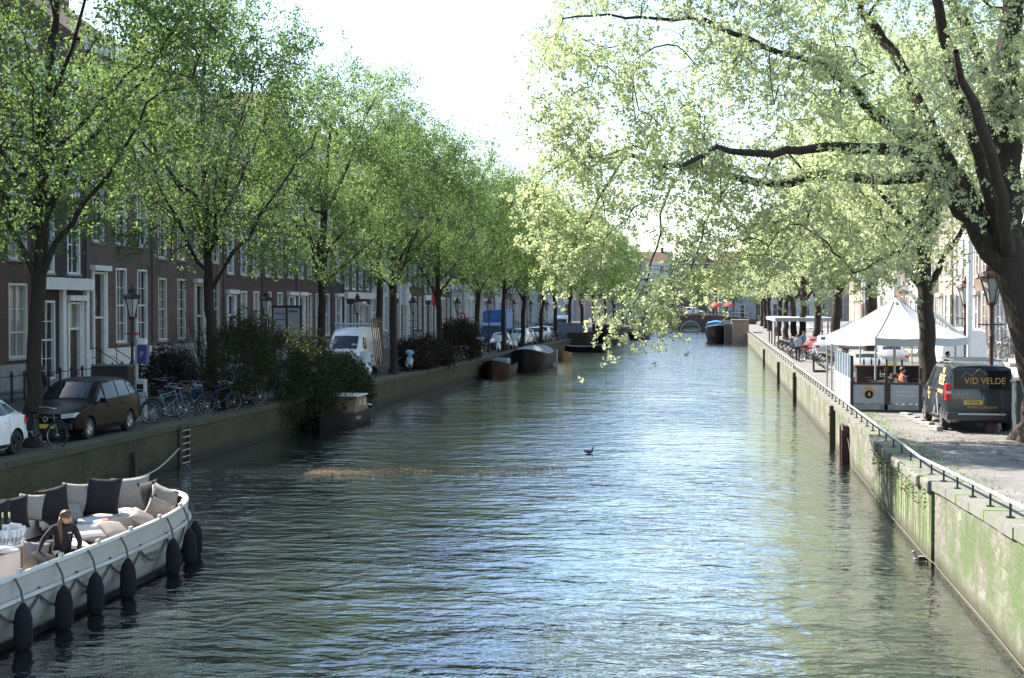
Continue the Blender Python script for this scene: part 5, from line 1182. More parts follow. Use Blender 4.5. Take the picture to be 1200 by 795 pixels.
for k in range(n+1): y = L_*k/n; b.bb(-.045, .045, y-.04 if k else .052, y+.04 if k else .1, 0, 1.85)
b.bb(-.04, .04, .1, L_, 1.0, 1.06); b.build('side_posts', MAT['win_white'], root)
b = MB()
for k in range(n): b.bb(-.012, .012, L_*k/n+.1, L_*(k+1)/n-.045, 1.07, 1.75)
b.build('blue_pane', MAT['hull_blue'], root); b = MB()
for k in range(n): b.bb(-.02, .02, L_*k/n+.1, L_*(k+1)/n-.045, .08, .99)
b.build('side_panel', MAT['pale_text'] if False else MAT['grey_panel'], root)
# chairs and tables inside
def tset(x, y, rz, lb):
    t = empty('cafe_table', (x, y, 1.4), rz, 'small dark cafe table '+lb, 'table', 'tables inside the terrace'); b = MB(); b.lathe([(.35, .72), (.35, .75)], n=16); b.build('table_top', MAT['dark_wood'], t); b = MB(); b.tube([(0, 0, 0), (0, 0, .72)], .03, 6); b.lathe([(.22, 0), (.22, .02), (.05, .04)], n=12); b.build('leg', MAT['iron'], t)
    return t
def chair(x, y, rz, lb, src=[None]):
    if src[0] is None:
        c = empty('cafe_chair', (0, 0, 0), 0, lb, 'chair', 'chairs inside the terrace'); b = MB(); b.box((0, 0, .45), (.42, .42, .04)); b.build('seat', MAT['dark_wood'], c); b = MB(); b.box((0, .2, .8), (.4, .03, .3)); b.build('backrest', MAT['dark_wood'], c)
        for sx in (-.18, .18):
            for sy in (-.18, .19): b = MB(); b.tube([(sx, sy, 0), (sx, sy, .45 if sy < 0 else .95)], .018, 5); b.build('leg', MAT['iron'], c)
        src[0] = c; c_ = c
    else: c_ = copy_tree(src[0])
    return put(c_, (x, y, 1.4), rz, lb)
tset(5.9, 52.2, 0, 'at the back of the striped screen'); tset(7.6, 54.2, 0, 'under the middle of the tent'); tset(7.3, 57.4, 0, 'under the far part of the tent')
for x, y, a, lb in ((5.3, 52.3, 1.5, 'dark chair left of the back terrace table'), (6.5, 52.3, -1.5, 'dark chair right of the back terrace table'), (7.0, 54.4, 1.4, 'dark chair left of the middle tent table'), (8.3, 54.2, -1.5, 'dark chair right of the middle tent table'), (6.7, 57.4, 1.6, 'dark chair left of the far tent table'), (7.9, 57.3, -1.4, 'dark chair right of the far tent table')): chair(x, y, a, lb)
# tent
root = empty('tent', (6.8, 55.6, 1.4), 0, 'white peaked tent canopy over the terrace', 'tent')
nseg = 8; rad = 2.72; prof = [(0, 3.85), (.25, 3.66), (.7, 3.34), (1.3, 2.98), (2.0, 2.63), (2.72, 2.32)]
rings = []
for t, (r_, h) in enumerate(prof):
    rg = []
    for k in range(nseg*4):
        a = 2*math.pi*k/(nseg*4)+math.pi/8; m = k % 4; f = [1, .955, .935, .955][m]; sg_ = [0, -.03, -.05, -.03][m]*(r_/rad)
        rg.append((r_*f*math.cos(a), r_*f*math.sin(a)*1.12, h+sg_))
    rings.append(rg)
b = MB(); b.loft(rings, cap=False); ed = [[(x, y, z) for x, y, z in rings[-1]], [(x*1.005, y*1.005, z-.28) for x, y, z in rings[-1]]]; b.loft(ed, cap=False); o = b.build('canopy', MAT['tent'], root, 22)
sm = MB()
for k in range(nseg):
    a = 2*math.pi*k/nseg+math.pi/8; sm.tube([(r_*math.cos(a), r_*math.sin(a)*1.12, h+.012) for r_, h in prof[1:]], .018, 4)
sm.build('seams', MAT['grey_panel'], root)
for k in range(nseg):
    a = 2*math.pi*k/nseg+math.pi/8; b = MB(); b.tube([(rad*.98*math.cos(a), rad*.98*math.sin(a)*1.12, 0), (rad*.98*math.cos(a), rad*.98*math.sin(a)*1.12, 2.3)], .035, 6); b.build('pole', MAT['galv'], root)
b = MB(); b.tube([(0, 0, 0), (0, 0, 4.3)], .05, 8); b.build('centre_pole', MAT['galv'], root)
root = empty('steel_mast', (10.35, 60.0, 1.4), 0, 'white steel mast with sloping struts down from the tent peak', 'mast')
b = MB(); b.tube([(0, 0, 0), (0, 0, 6.2)], .13, 8); b.build('mast_post', MAT['win_white'], root)
b = MB(); b.tube([(0, 0, 2.0), (-3.6, 0, 5.0), (-4.3, 0, 5.5), (-4.5, 0, 4.6)], .09, 6); b.tube([(-2.8, 0, 4.3), (-1.2, 0, 5.4)], .06, 6); b.tube([(-4.3, 0, 5.5), (-4.3, 0, 3.6)], .08, 6); b.build('strut', MAT['win_white'], root)
# kerb blocks
for (u, v, lb) in ((1062, 489, 'first stone kerb block left of the van, farthest away'), (1070, 493, 'second kerb block from the terrace'), (1078, 496.5, 'third kerb block from the terrace'), (1087, 500, 'fourth kerb block from the terrace'), (1096, 505, 'kerb block nearest the van rear wheel'), (1176, 533, 'weathered stone block before the big elm'), (1194, 540, 'weathered stone block cut by the right edge')):
    p = gnd(u, v, zr(gnd(u, v, 1.4).y)); b = MB(); b.box((0, 0, .07), (.2, .42, .14)); o = b.build('kerb_block', MAT['stone'], loc=(p.x, p.y, p.z), rot=(0, 0, .5)); soften(o, .02); tag(o, lb, 'kerb block', 'kerb blocks on the right quay')
root = empty('utility_cabinet', (8.15, 39.0, 1.4), .1, 'weathered dark cabinet wedged between the lantern and big elm', 'cabinet')
b = MB(); b.box((0, 0, .72), (.55, .4, 1.44)); o = b.build('cabinet_body', MAT['green_box'], root); soften(o, .03); b = MB(); b.box((0, 0, 1.47), (.6, .45, .06)); b.build('lid', MAT['green_box'], root)
root = empty('bench_frame', (5.3, 75.5, 1.4), 0, 'low dark metal frame standing on a plank by the right rail', 'frame')
b = MB(); b.box((.15, 0, .06), (.75, .3, .12)); b.build('plank', MAT['dark_wood'], root); b = MB(); b.tube([(-.2, 0, .1), (-.22, 0, 1.0), (-.22, .5, 1.0), (-.2, .5, 0)], .04, 6); b.build('frame', MAT['iron'], root)
# bicycle shelter
root = empty('bicycle_shelter', (7.4, 128, 1.4), 0, 'long bicycle shelter with a pale flat roof on the right quay', 'shelter')
b = MB(); b.bb(-2.6, 2.6, -10, 12, 2.25, 2.55); o = b.build('roof', MAT['tarp_grey'], root)
for y in (-9.5, -2, 5, 11.5):
    for x in (-2.3, 2.3): b = MB(); b.tube([(x, y, 0), (x, y, 2.25)], .06, 6); b.build('post', MAT['iron'], root)
# parasols on the bridge
for x, lb in ((-.3, 'left red parasol above the far bridge'), (2.3, 'right red parasol above the far bridge')):
    root = empty('parasol', (x, 285, 3.1), 0, lb, 'parasol', 'red parasols by the far bridge'); b = MB(); b.lathe([(1.15, 1.8), (1.17, 1.95), (.85, 2.3), (.45, 2.6), (.05, 2.8)], n=10, cap=False); b.build('canopy', MAT['red_cloth'], root); b = MB(); b.tube([(0, 0, 0), (0, 0, 2.8)], .05, 6); b.build('pole', MAT['galv'], root)
for src, x, lb in ((dc, -9, 'dark car crossing the far bridge'), (wc, -2.5, 'white car crossing the far bridge')): put(copy_tree(src), (x, 286.3, 3.2), R(90), lb, group='cars on the far bridge')
for k, (x, y) in enumerate([(8.6, 51.5), (8.7, 53.2), (8.9, 58.2)]):  # dark planters added to deepen the shade under the tent
    root = empty('planter', (x, y, 1.4), 0, ['dark planter box right of the terrace beside the slim elm', 'dark planter box at the right edge of the tent', 'dark planter box behind the tent'][k], 'planter', 'planters round the terrace'); b = MB(); b.bb(-.25, .25, -.7, .7, 0, .75); b.build('box', MAT['dark_wood'], root)
    rg = np.random.default_rng(60+k); P = rg.uniform((-.25, -.7, .75), (.25, .7, 1.25), (700, 3)); link('foliage', leaves_mesh('foliage', P, MAT['leaf_bush'], .07, rg), root)
# striped umbrella-like menu boards and low bar under the tent
root = empty('serving_bar', (7.2, 58.2, 1.4), 0, 'dark wooden serving bar at the back of the tent', 'bar')
b = MB(); b.bb(-1.6, 1.6, -.3, .3, 0, 1.05); b.build('counter', MAT['dark_wood'], root); b = MB(); b.bb(-1.7, 1.7, -.38, .38, 1.053, 1.1); b.build('worktop', MAT['wood'], root)
for k in range(6):
    o = MB().lathe([(.04, 0), (.042, .18), (.015, .25), (.014, .3)], n=8).build('bottle', MAT['door_green'], None, 50, loc=(5.9+.3*k, 58.1, 2.5)); tag(o, 'dark green bottle on the wooden bar under the tent', 'bottle', 'bottles on the terrace bar')
# ================================================================ BOATS
def hull_mesh(st, zf=.28, draft=.35, th=.07, flare=.9, rake=0.0):
    # st: (y, half beam, gunwale z)
    mb = MB(); rings = []
    for y, b, g in st:
        pr = [(0, -draft), (.62*b*flare, -draft*.85), (.9*b*flare+.02, -.02), (b*.985, g*.55), (b, g), (max(b-th, .004), g), (max(b-th*1.6, .003), g*.6), (max(b-th*2, .002), zf), (0, zf)]
        rings.append([(x, y, z) for x, z in pr]+[(-x, y, z) for x, z in pr[-2:0:-1]])
    mb.loft(rings); return mb
def stations(L, B, g, bow=.35, stern=.3, n=26, gb=.35, gs=.1, pb=2.2, ps=2.6, minb=.03):
    out = []
    for i in range(n+1):
        t = i/n; t = t-.0*math.sin(2*math.pi*t)
        y = L*t; b = B/2
        if t > 1-bow: q = (t-(1-bow))/bow; b *= max(minb, (1-q**pb))**(1/1.6) if q < 1 else minb
        if t < stern: q = (stern-t)/stern; b *= max(.5 if ps > 3 else minb, (1-q**ps))**(1/1.6) if q < 1 else (.5 if ps > 3 else minb)
        out.append((y, max(b, minb), g+gb*max(0, (t-.5)*2)**2+gs*max(0, (.5-t)*2)**2))
    return out
def gpath(st, dx=0, dz=0, both=True):
    a = [(b+dx, y, g+dz) for y, b, g in st]; c = [(-b-dx, y, g+dz) for y, b, g in reversed(st)]
    return a+c
# ---- the white sloop
SX, SY, SL = -11.15, 15.0, 12.1
def sb(y):   # half beam
    e = 4.2; q = (y-(SL-e))/e
    return 1.30 if q <= 0 else 1.30*max(0.0, 1-q**2.6)**(1/2)
def sg_(y): return .98+.14*max(0, (y-6)/7)**2
ys = list(np.linspace(0, 9.5, 21))+[10.0, 10.5, 10.9, 11.2, 11.5, 11.7, 11.88, 12.0, 12.07, 12.1]
SST = [(y, max(.03, sb(y)), sg_(y)) for y in ys]
sloop = empty('sloop', (SX, SY, 0), 0, 'white open tour sloop with cushioned seats moored by the left wall', 'boat')
h = hull_mesh(SST, zf=.30, th=.09, flare=.86).build('hull', MAT['boat_white'], sloop, 50)
b = MB(); b.tube(gpath(SST, -.03, .02), .05, 6); b.build('gunwale', MAT['boat_white'], sloop, 60)
b = MB(); b.tube([(x*1.012, y, z-.30) for x, y, z in gpath(SST, .02, 0)], .04, 6); b.build('rub_rail', MAT['boat_white'], sloop, 60)
b = MB(); b.tube([(x*.94, y, .05) for x, y, z in gpath(SST)], .06, 6); b.build('waterline_stripe', MAT['hull_dark'], sloop, 60)
b = MB()
def seat(y0, y1, sgn):
    yy_ = np.linspace(y0, y1, 14)
    for a, c in zip(yy_, yy_[1:]):
        ba, bc = sb(a)-.14, sb(c)-.14
        V = [(sgn*ba, a, .3), (sgn*bc, c, .3), (sgn*max(bc-.62, 0), c, .3), (sgn*max(ba-.62, 0), a, .3)]; V += [(x, y, .66) for x, y, z in V]
        b.add(V, [(0, 1, 2, 3), (7, 6, 5, 4), (0, 4, 5, 1), (1, 5, 6, 2), (2, 6, 7, 3), (3, 7, 4, 0)])
seat(.5, 11.4, -1); seat(7.0, 11.4, 1); b.build('bench', MAT['navy_flat'], sloop)
b = MB(); b.bb(-.85, .85, 10.3, 11.2, .3, .655); b.build('bow_bench', MAT['navy_flat'], sloop)
b = MB(); b.box((0, 0, .09), (.05, .09, .06)); cme_ = b.mesh('cleat', MAT['boat_white'])
for k in range(9):
    for s_ in (1, -1):
        y = 1.2+k*1.28
        if y > 11.3: continue
        link('cleat', cme_, sloop, (s_*(sb(y)-.03), y, sg_(y)))
b = MB()
for k in range(9):     # rope swags along the outside
    ya, yb = .6+k*1.22, .6+(k+1)*1.22
    if yb > 11.5: break
    pts = [((sb(y)*.985+.03), y, sg_(y)-.36-.26*math.sin(math.pi*(y-ya)/(yb-ya))) for y in np.linspace(ya, yb, 9)]
    b.tube([(pts[0][0], pts[0][1], pts[0][2]+.12)]+pts+[(pts[-1][0], pts[-1][1], pts[-1][2]+.12)], .022, 5)
b.build('rope_swags', MAT['rope'], sloop, 60)
b = MB(); b.box((sb(6.05)*.975, 6.05, .32), (.05, .22, .07)); b.build('vent_slot', MAT['black'], sloop)
b = MB()
for y in (9.6, 10.8): b.tube([(-sb(y)+.05, y, sg_(y)), (-sb(y)+.05, y, sg_(y)+.28)], .018, 5); b.lathe([(.01, .24), (.05, .28), (.05, .34), (.01, .38)], (-sb(y)+.05, y, sg_(y)), 8)
b.build('lamp_stubs', MAT['linen'], sloop)
text('lettering', 'AMSTERDAM', .11, MAT['rope'], sloop, (sb(8.1)*.97+.055, 8.3, .5), (math.pi/2, 0, math.pi/2))
# fenders
b = MB(); b.lathe([(.02, .33), (.04, .31), (.10, .22), (.13, .08), (.135, -.2), (.12, -.29), (.07, -.36), (.02, -.38)], n=14); fme = b.mesh('sleeve', MAT['navy'], 60)
for i, (u, v) in enumerate([(27, 722), (75, 702), (112, 688), (150, 672), (180, 665), (203, 652), (216, 638)]):
    y = (atX(u, v, SX+1.62).y-SY) if i < 4 else [0, 0, 0, 0, 9.1, 10.2, 11.1][i]
    x = sb(y)+.15
    if i < 4:
        for _ in range(4): y = atX(u, v, SX+sb(y)+.15).y-SY
        x = sb(y)+.15
    lb = ['black fender hanging nearest the left edge', 'second black fender from the left edge', 'black fender below the seated woman', 'black fender in the middle of the row', 'third black fender from the bow', 'black fender just before the bow', 'black fender at the rounded bow end'][i]
    f = empty('fender', (SX+x, SY+y, .34), 0, lb, 'fender', 'black fenders along the white sloop'); link('sleeve', fme, f)
    g = MB(); g.tube([(0, 0, .34), (-.03, 0, .5), (-.12, 0, sg_(y)-.34+.03)], .018, 5); g.build('lanyard', MAT['rope'], f)
# cushions
def cushion(label, mat, loc, size, rot, w_=.14, group='cushions on the white sloop'):
    n = 9; V = []; F = []; s_ = size/2
    for sgn in (1, -1):
        for i in range(n):
            for j in range(n):
                a, c = -1+2*i/(n-1), -1+2*j/(n-1); e = (1-abs(a)**2.6)*(1-abs(c)**2.6); pin = 1-.07*(1-abs(a))*abs(c)**4-.07*(1-abs(c))*abs(a)**4
                sc_a = a*(1-.08*(1-c*c)*0+(-.10*(1-c*c) if abs(a) > .99 else 0)); sc_c = c*(1+(-.10*(1-a*a) if abs(c) > .99 else 0))
                V.append((s_*sc_a, sgn*w_/2*e**.5+.006*math.sin(9*a+5*c), s_*sc_c))
    for h_ in (0, 1):
        for i in range(n-1):
            for j in range(n-1):
                q = [h_*n*n+i*n+j, h_*n*n+i*n+j+1, h_*n*n+(i+1)*n+j+1, h_*n*n+(i+1)*n+j]; F.append(tuple(q if h_ else q[::-1]))
    mb = MB(); mb.add(V, F); me = mb.mesh('cushion', MAT[mat])
    import bmesh
    bm = bmesh.new(); bm.from_mesh(me); bmesh.ops.remove_doubles(bm, verts=bm.verts, dist=.004); bmesh.ops.recalc_face_normals(bm, faces=bm.faces); bm.to_mesh(me); bm.free()
    me.polygons.foreach_set('use_smooth', [True]*len(me.polygons))
    o = link('cushion', me, None, loc, rot); tag(o, label, 'cushion', group); return o
FX = SX-1.0
CU = [(-8, 606, 'navy', .62, 'dark cushion at the back rail cut by the left edge'), (14, 599, 'navy', .6, 'dark cushion propped behind the glasses'), (36, 592, 'taupe', .5, 'small pale cushion half behind the taupe one'), (62, 588, 'navy', .66, 'dark cushion behind the woman\'s head'), (90, 584, 'taupe', .70, 'large pale grey cushion right of the woman'), (121, 579, 'navy', .74, 'large dark cushion at the middle of the far rail'), (155, 577, 'taupe', .74, 'large grey cushion propped by the small white lamp')]
for u, v, m_, s_, lb in CU:
    p = atX(u, v, FX); y = p.y-SY; x = SX-max(.2, sb(min(y, 11.5))-.30); p = atX(u, v+3, x)
    cushion(lb, m_, (x, p.y, p.z), s_, (R(rnd.uniform(-4, 8)), R(rnd.uniform(-8, 8)), R(52+rnd.uniform(-10, 10)-(24 if u > 140 else 0))), .18)
def inb(p, m=.42):
    y = min(p.y, SY+SL-.75); b_ = max(.1, sb(y-SY)-m); return Vector((max(SX-b_, min(SX+b_, p.x)), y, p.z))
def cush(u, v, z, m_, s_, rot, lb, w_=.16):
    p = inb(gnd(u, v, z)); return cushion(lb, m_, p, s_, tuple(R(a) for a in rot), w_)
cush(178, 583, 1.12, 'navy', .68, (-8, 14, 150), 'dark cushion leaning at the start of the bow curve')
cush(192, 588, 1.12, 'taupe', .66, (-10, -16, 165), 'grey cushion leaning inside the bow')
cush(203, 592, 1.05, 'navy', .6, (-15, -20, 185), 'dark cushion tucked inside the tip of the bow')
cush(206, 599, 1.02, 'beige', .5, (-20, -24, 200), 'small beige cushion tucked at the bow rail')
cush(46, 601, .98, 'taupe', .5, (-30, 6, 60), 'flat taupe cushion left of the woman\'s head')
cush(30, 616, .84, 'navy', .6, (-70, 5, 40), 'dark cushion lying behind the glasses')
cush(66, 612, .80, 'navy', .6, (-70, 5, 20), 'dark cushion lying behind the woman')
cush(150, 615, .90, 'navy', .66, (-75, 0, 30), 'dark cushion lying flat under the taupe one near the bow')
cush(154, 622, 1.0, 'beige', .52, (-62, 8, 60), 'beige cushion lying on the near bow bench')
cush(182, 609, 1.0, 'beige', .5, (-55, -14, 100), 'beige cushion slanting by the near bow rail')
cush(137, 637, .84, 'navy', .6, (-78, 6, 70), 'dark cushion lying beside the near rail')
cush(40, 652, .74, 'beige', .5, (-18, 12, 40), 'beige cushion held by the woman')
cush(60, 662, .66, 'navy', .6, (-60, 20, 60), 'dark cushion at the woman\'s feet')
cush(176, 624, .94, 'navy', .5, (-70, -8, 100), 'dark cushion under the slanting beige one')
# folded white covers on the deck cushions
def slab(u, v, z, d, rz, mat, lb, cat='cover'):
    p = inb(gnd(u, v, z), .6); b = MB(); b.box((0, 0, 0), d); o = b.build('folded_cover', MAT[mat], loc=p, rot=(R(rnd.uniform(-5, 5)), R(rnd.uniform(-5, 5)), R(rz))); soften(o, min(d)*.45, 3); return tag(o, lb, cat, 'folded covers on the white sloop')
for a in [(100, 604, .80, (.7, .5, .12), 20, 'linen', 'white folded cover behind the others'), (118, 613, .82, (.75, .5, .14), -10, 'linen', 'crumpled white cover in the middle of the pile'), (140, 601, .84, (.62, .34, .12), 65, 'linen', 'white cover with a red print standing out'), (157, 603, .84, (.5, .4, .1), 10, 'linen', 'white cover nearest the far bow'), (138, 611, .86, (.6, .16, .06), 10, 'coral', 'coral red strip among the white covers'),
          (94, 621, .78, (.8, .2, .2), 15, 'linen', 'rolled white cushion cover, far one of two'), (103, 629, .74, (.8, .2, .2), 10, 'linen', 'rolled white cushion cover, near one of two'), (105, 638, .66, (.9, .6, .1), 5, 'linen', 'white seat pad beside the woman')]: slab(*a)
b = MB(); p = inb(gnd(107, 648, .5), .8); b.box((0, 0, 0), (1.1, .7, .3)); o = b.build('storage_box', MAT['stone'], loc=p, rot=(0, 0, .1)); soften(o, .03); tag(o, 'grey deck box between the woman and the bow cushions', 'box')
# white counter with drinks
p = gnd(16, 640, 1.02)
root = empty('serving_counter', (p.x-.35, p.y-.45, .3), 0, 'white serving counter with brown edging in the sloop', 'counter')
b = MB(); b.bb(-.55, .42, -.6, .55, 0, .70); b.build('cupboard', MAT['linen'], root); b = MB(); b.bb(-.58, .45, -.63, .58, .703, .73); b.build('worktop', MAT['linen'], root)
b = MB(); b.bb(-.6, .475, -.65, .60, .67, .70); b.bb(.40, .44, -.62, -.59, 0, .67); b.bb(.40, .44, .54, .57, 0, .67); b.build('edging', MAT['wood'], root)
def dglass(x, y, lb):
    o = MB(); q_ = x; x, y = x, y; o.lathe([(.03, 0), (.032, .01), (.008, .02), (.008, .09), (.03, .12), (.035, .2), (.028, .22)], n=10); g = o.build('wine_glass', MAT['drink_glass'], None, 50, loc=(root.location.x+x, root.location.y+y, 1.035)); return tag(g, lb, 'glass', 'glasses on the serving counter')
m, nt, N, L, B = nodes('drink_glass'); B.inputs['Base Color'].default_value = (.8, .85, .88, 1); B.inputs['Roughness'].default_value = .05; B.inputs['Transmission Weight'].default_value = .35; MAT['drink_glass'] = m
for k in range(12): gp = gnd(3+(k % 6)*4.6+(k//6)*2, 637-(k//6)*7+rnd.uniform(-2, 2), 1.035); dglass(gp.x-root.location.x, gp.y-root.location.y, 'stemmed glass among the rows on the white counter')
for k, lb in ((0, 'gold necked bottle left of the glasses'), (1, 'gold necked bottle behind the glasses')):
    bt = empty('bottle', (gnd(3+k*8, 624, 1.035).x, gnd(3+k*8, 624, 1.035).y, 1.035), 0, lb, 'bottle', 'bottles on the serving counter'); b = MB(); b.lathe([(.04, 0), (.042, .18), (.015, .25), (.014, .27)], n=12); b.build('glass_body', MAT['door_green'], bt, 50); b = MB(); b.lathe([(.017, .25), (.017, .33), (.01, .34)], n=10); b.build('foil', MAT['pale_gold'], bt, 50)
b = MB(); b.lathe([(.16, 0), (.2, .02), (.19, .025), (.15, .008)], n=20); o = b.build('tray', MAT['steel'], None, 50, loc=tuple(gnd(8, 647, 1.035))); tag(o, 'round metal tray on the white counter', 'tray')

def boat(name, label, cat, loc, rz, L, B_, g, hullm, st=None, inner=None, group=None, rail=None, **k):
    root = empty(name, loc, rz, label, cat, group); S = st or stations(L, B_, g, **k)
    hull_mesh(S, zf=g*.4).build('hull', MAT[hullm], root, 50)
    b = MB(); b.tube(gpath(S, -.02, .01), .045, 5); b.build('gunwale', MAT[rail or hullm], root, 60); return root, S
# cabin boat behind the willow
r_, S = boat('cabin_boat', 'brown cabin boat with a white stern poking out from the willowy bush', 'boat', (-15.3, 58.6, 0), math.pi, 5.8, 1.7, .5, 'hull_dark', rail='hull_dark', stern=.12, ps=4, pb=2, gb=.3)
b = MB(); b.prism([(.8, .45), (3.2, .45), (2.7, 1.15), (1.2, 1.15)], -.7, .7, 'x'); o = b.build('cabin', MAT['wood'], r_); soften(o, .05)
b = MB(); b.bb(-.74, .74, 1.05, 2.85, 1.153, 1.22); o = b.build('cabin_roof', MAT['boat_white'], r_); soften(o, .03)
for sg in (1, -1):
    for y in (1.3, 2.0): b = MB(); b.bb(sg*.702, sg*.71, y, y+.5, .75, 1.02); b.build('window', MAT['car_glass'], r_)
b = MB(); b.prism([(-.08, -.1), (.2, -.1), (.12, .6), (-.12, .72)], -.62, .62, 'x'); o = b.build('stern', MAT['boat_white'], r_); soften(o, .06)
text('lettering', 'A.VELLA', .2, MAT['boat_white'], r_, (-.86, 3.1, .34), (math.pi/2, 0, -math.pi/2))
r_, S = boat('launch', 'small dark brown launch moored ahead of the covered barge', 'boat', (-15.2, 101.0, 0), math.pi, 6.4, 2.0, .75, 'hull_brown', rail='hull_dark', gb=.4, stern=.2)
b = MB(); b.prism([(1.2, .7), (3.6, .7), (3.0, 1.2), (1.6, 1.2)], -.55, .55, 'x'); o = b.build('canvas_hood', MAT['hull_blue'], r_); soften(o, .1)
r_, S = boat('covered_barge', 'dark covered barge with an arched pale sheet over it', 'boat', (-14.6, 116.5, 0), math.pi, 10.5, 2.8, 1.1, 'hull_dark', rail='hull_brown', stern=.15, ps=4, gb=.5)
b = MB(); b.loft([[(1.22*math.cos(a), y, 1.1+.7*math.sin(a)*k) for a in np.linspace(0, math.pi, 11)] for y, k in ((.8, .85), (3, 1), (7, 1), (8.6, .7))], closed=False); b.build('sheet', MAT['tarp_grey'], r_, 60)
b = MB()
for y in (1.6, 2.8, 4.0, 5.2, 6.4, 7.6): b.tube([(1.235*math.cos(a), y, 1.115+.7*math.sin(a)*(1 if 3 <= y <= 7 else .93)) for a in np.linspace(0.05, math.pi-.05, 11)], .02, 4)
b.build('sheet_rope', MAT['rope'], r_)
b = MB(); b.tube([(-1.42, .6, .2), (-1.42, .6, 1.3)], .07, 6); b.build('bumper_post', MAT['linen'], r_)
r_, S = boat('rowing_boat', 'small orange brown rowing boat', 'boat', (-14.3, 131.5, 0), math.pi+.1, 5.5, 1.6, .5, 'tan_wood', rail='tan_wood'); b = MB()
for y in (1.5, 3.2): b.bb(-.7, .7, y, y+.25, .42, .46)
b.build('thwarts', MAT['tan_wood'], r_)
r_, S = boat('rowing_boat', 'pale blue rimmed rowing boat at the dark quay corner', 'boat', (-16.4, 152.0, 0), -math.pi/2-.1, 4.4, 1.7, .55, 'hull_dark', rail='tarp_grey')
b = MB(); b.bb(-.6, .6, .8, 3.4, .5, .56); b.build('cover', MAT['tarp_grey'], r_)
r_, S = boat('houseboat', 'far dark barge in mid water before the bridge on the left', 'boat', (-11.8, 222.0, 0), math.pi, 13, 3.2, 1.0, 'hull_dark', rail='hull_brown', stern=.1, ps=4); b = MB(); b.bb(-1.2, 1.2, 3, 10, .8, 1.6); o = b.build('cabin', MAT['dark_wood'], r_)
r_, S = boat('houseboat', 'dark barge moored in shade at the far left wall', 'boat', (-14.6, 200.0, 0), math.pi, 18, 3.4, 1.5, 'hull_dark', rail='hull_dark', stern=.1, ps=4); b = MB(); b.bb(-1.3, 1.3, 2, 14, 1.0, 2.4); o = b.build('cabin', MAT['hull_brown'], r_)
r_, S = boat('work_boat', 'broad work boat with a bright blue sheet by the pink abutment', 'boat', (.25, 206.0, 0), math.pi, 16, 3.6, 1.9, 'hull_dark', rail='tarp_grey', stern=.2, gb=.5, bow=.25)
b = MB(); b.prism([(-1.7, 1.7), (1.7, 1.7), (1.6, 2.7), (.3, 2.95), (-1.6, 2.6)], 2.5, 14, 'y'); o = b.build('sheet', MAT['blue_sheet'], r_); soften(o, .15)
b = MB(); b.prism([(-1.75, 2.9), (-.6, 3.1), (.4, 2.2), (-.9, 1.2)], 14.2, 15.4, 'y'); b.build('bow_plate', MAT['tarp_grey'], r_)

# ================================================================ PEOPLE
STAND = dict(pel=(0, 0, .95), sp=(0, .01, 1.13), ch=(0, .01, 1.34), nk=(0, .0, 1.49), hb=(0, -.02, 1.56), hd=(0, -.03, 1.63), ht=(0, -.02, 1.70),
             shl=(.17, .01, 1.42), ell=(.23, .03, 1.13), wrl=(.24, -.06, .89), hnl=(.235, -.09, .84), shr=(-.17, .01, 1.42), elr=(-.23, .03, 1.13), wrr=(-.24, -.06, .89), hnr=(-.235, -.09, .84),
             hil=(.09, 0, .90), knl=(.10, -.02, .50), anl=(.10, .03, .09), tol=(.11, -.15, .035), hir=(-.09, 0, .90), knr=(-.10, -.02, .50), anr=(-.10, .03, .09), tor=(-.11, -.15, .035))
RAD = dict(pel=.135, sp=.12, ch=.135, nk=.056, hb=.072, hd=.098, ht=.07, sh=.066, el=.047, wr=.031, hn=.034, hi=.095, kn=.06, an=.044, to=.036)
EDG = [('pel', 'sp'), ('sp', 'ch'), ('ch', 'nk'), ('nk', 'hb'), ('hb', 'hd'), ('hd', 'ht')]+[(a+s_, b_+s_) if a != 'ch' else ('ch', b_+s_) for s_ in 'lr' for a, b_ in (('ch', 'sh'), ('sh', 'el'), ('el', 'wr'), ('wr', 'hn'), ('hi', 'kn'), ('kn', 'an'), ('an', 'to'))]+[('pel', 'hil'), ('pel', 'hir')]
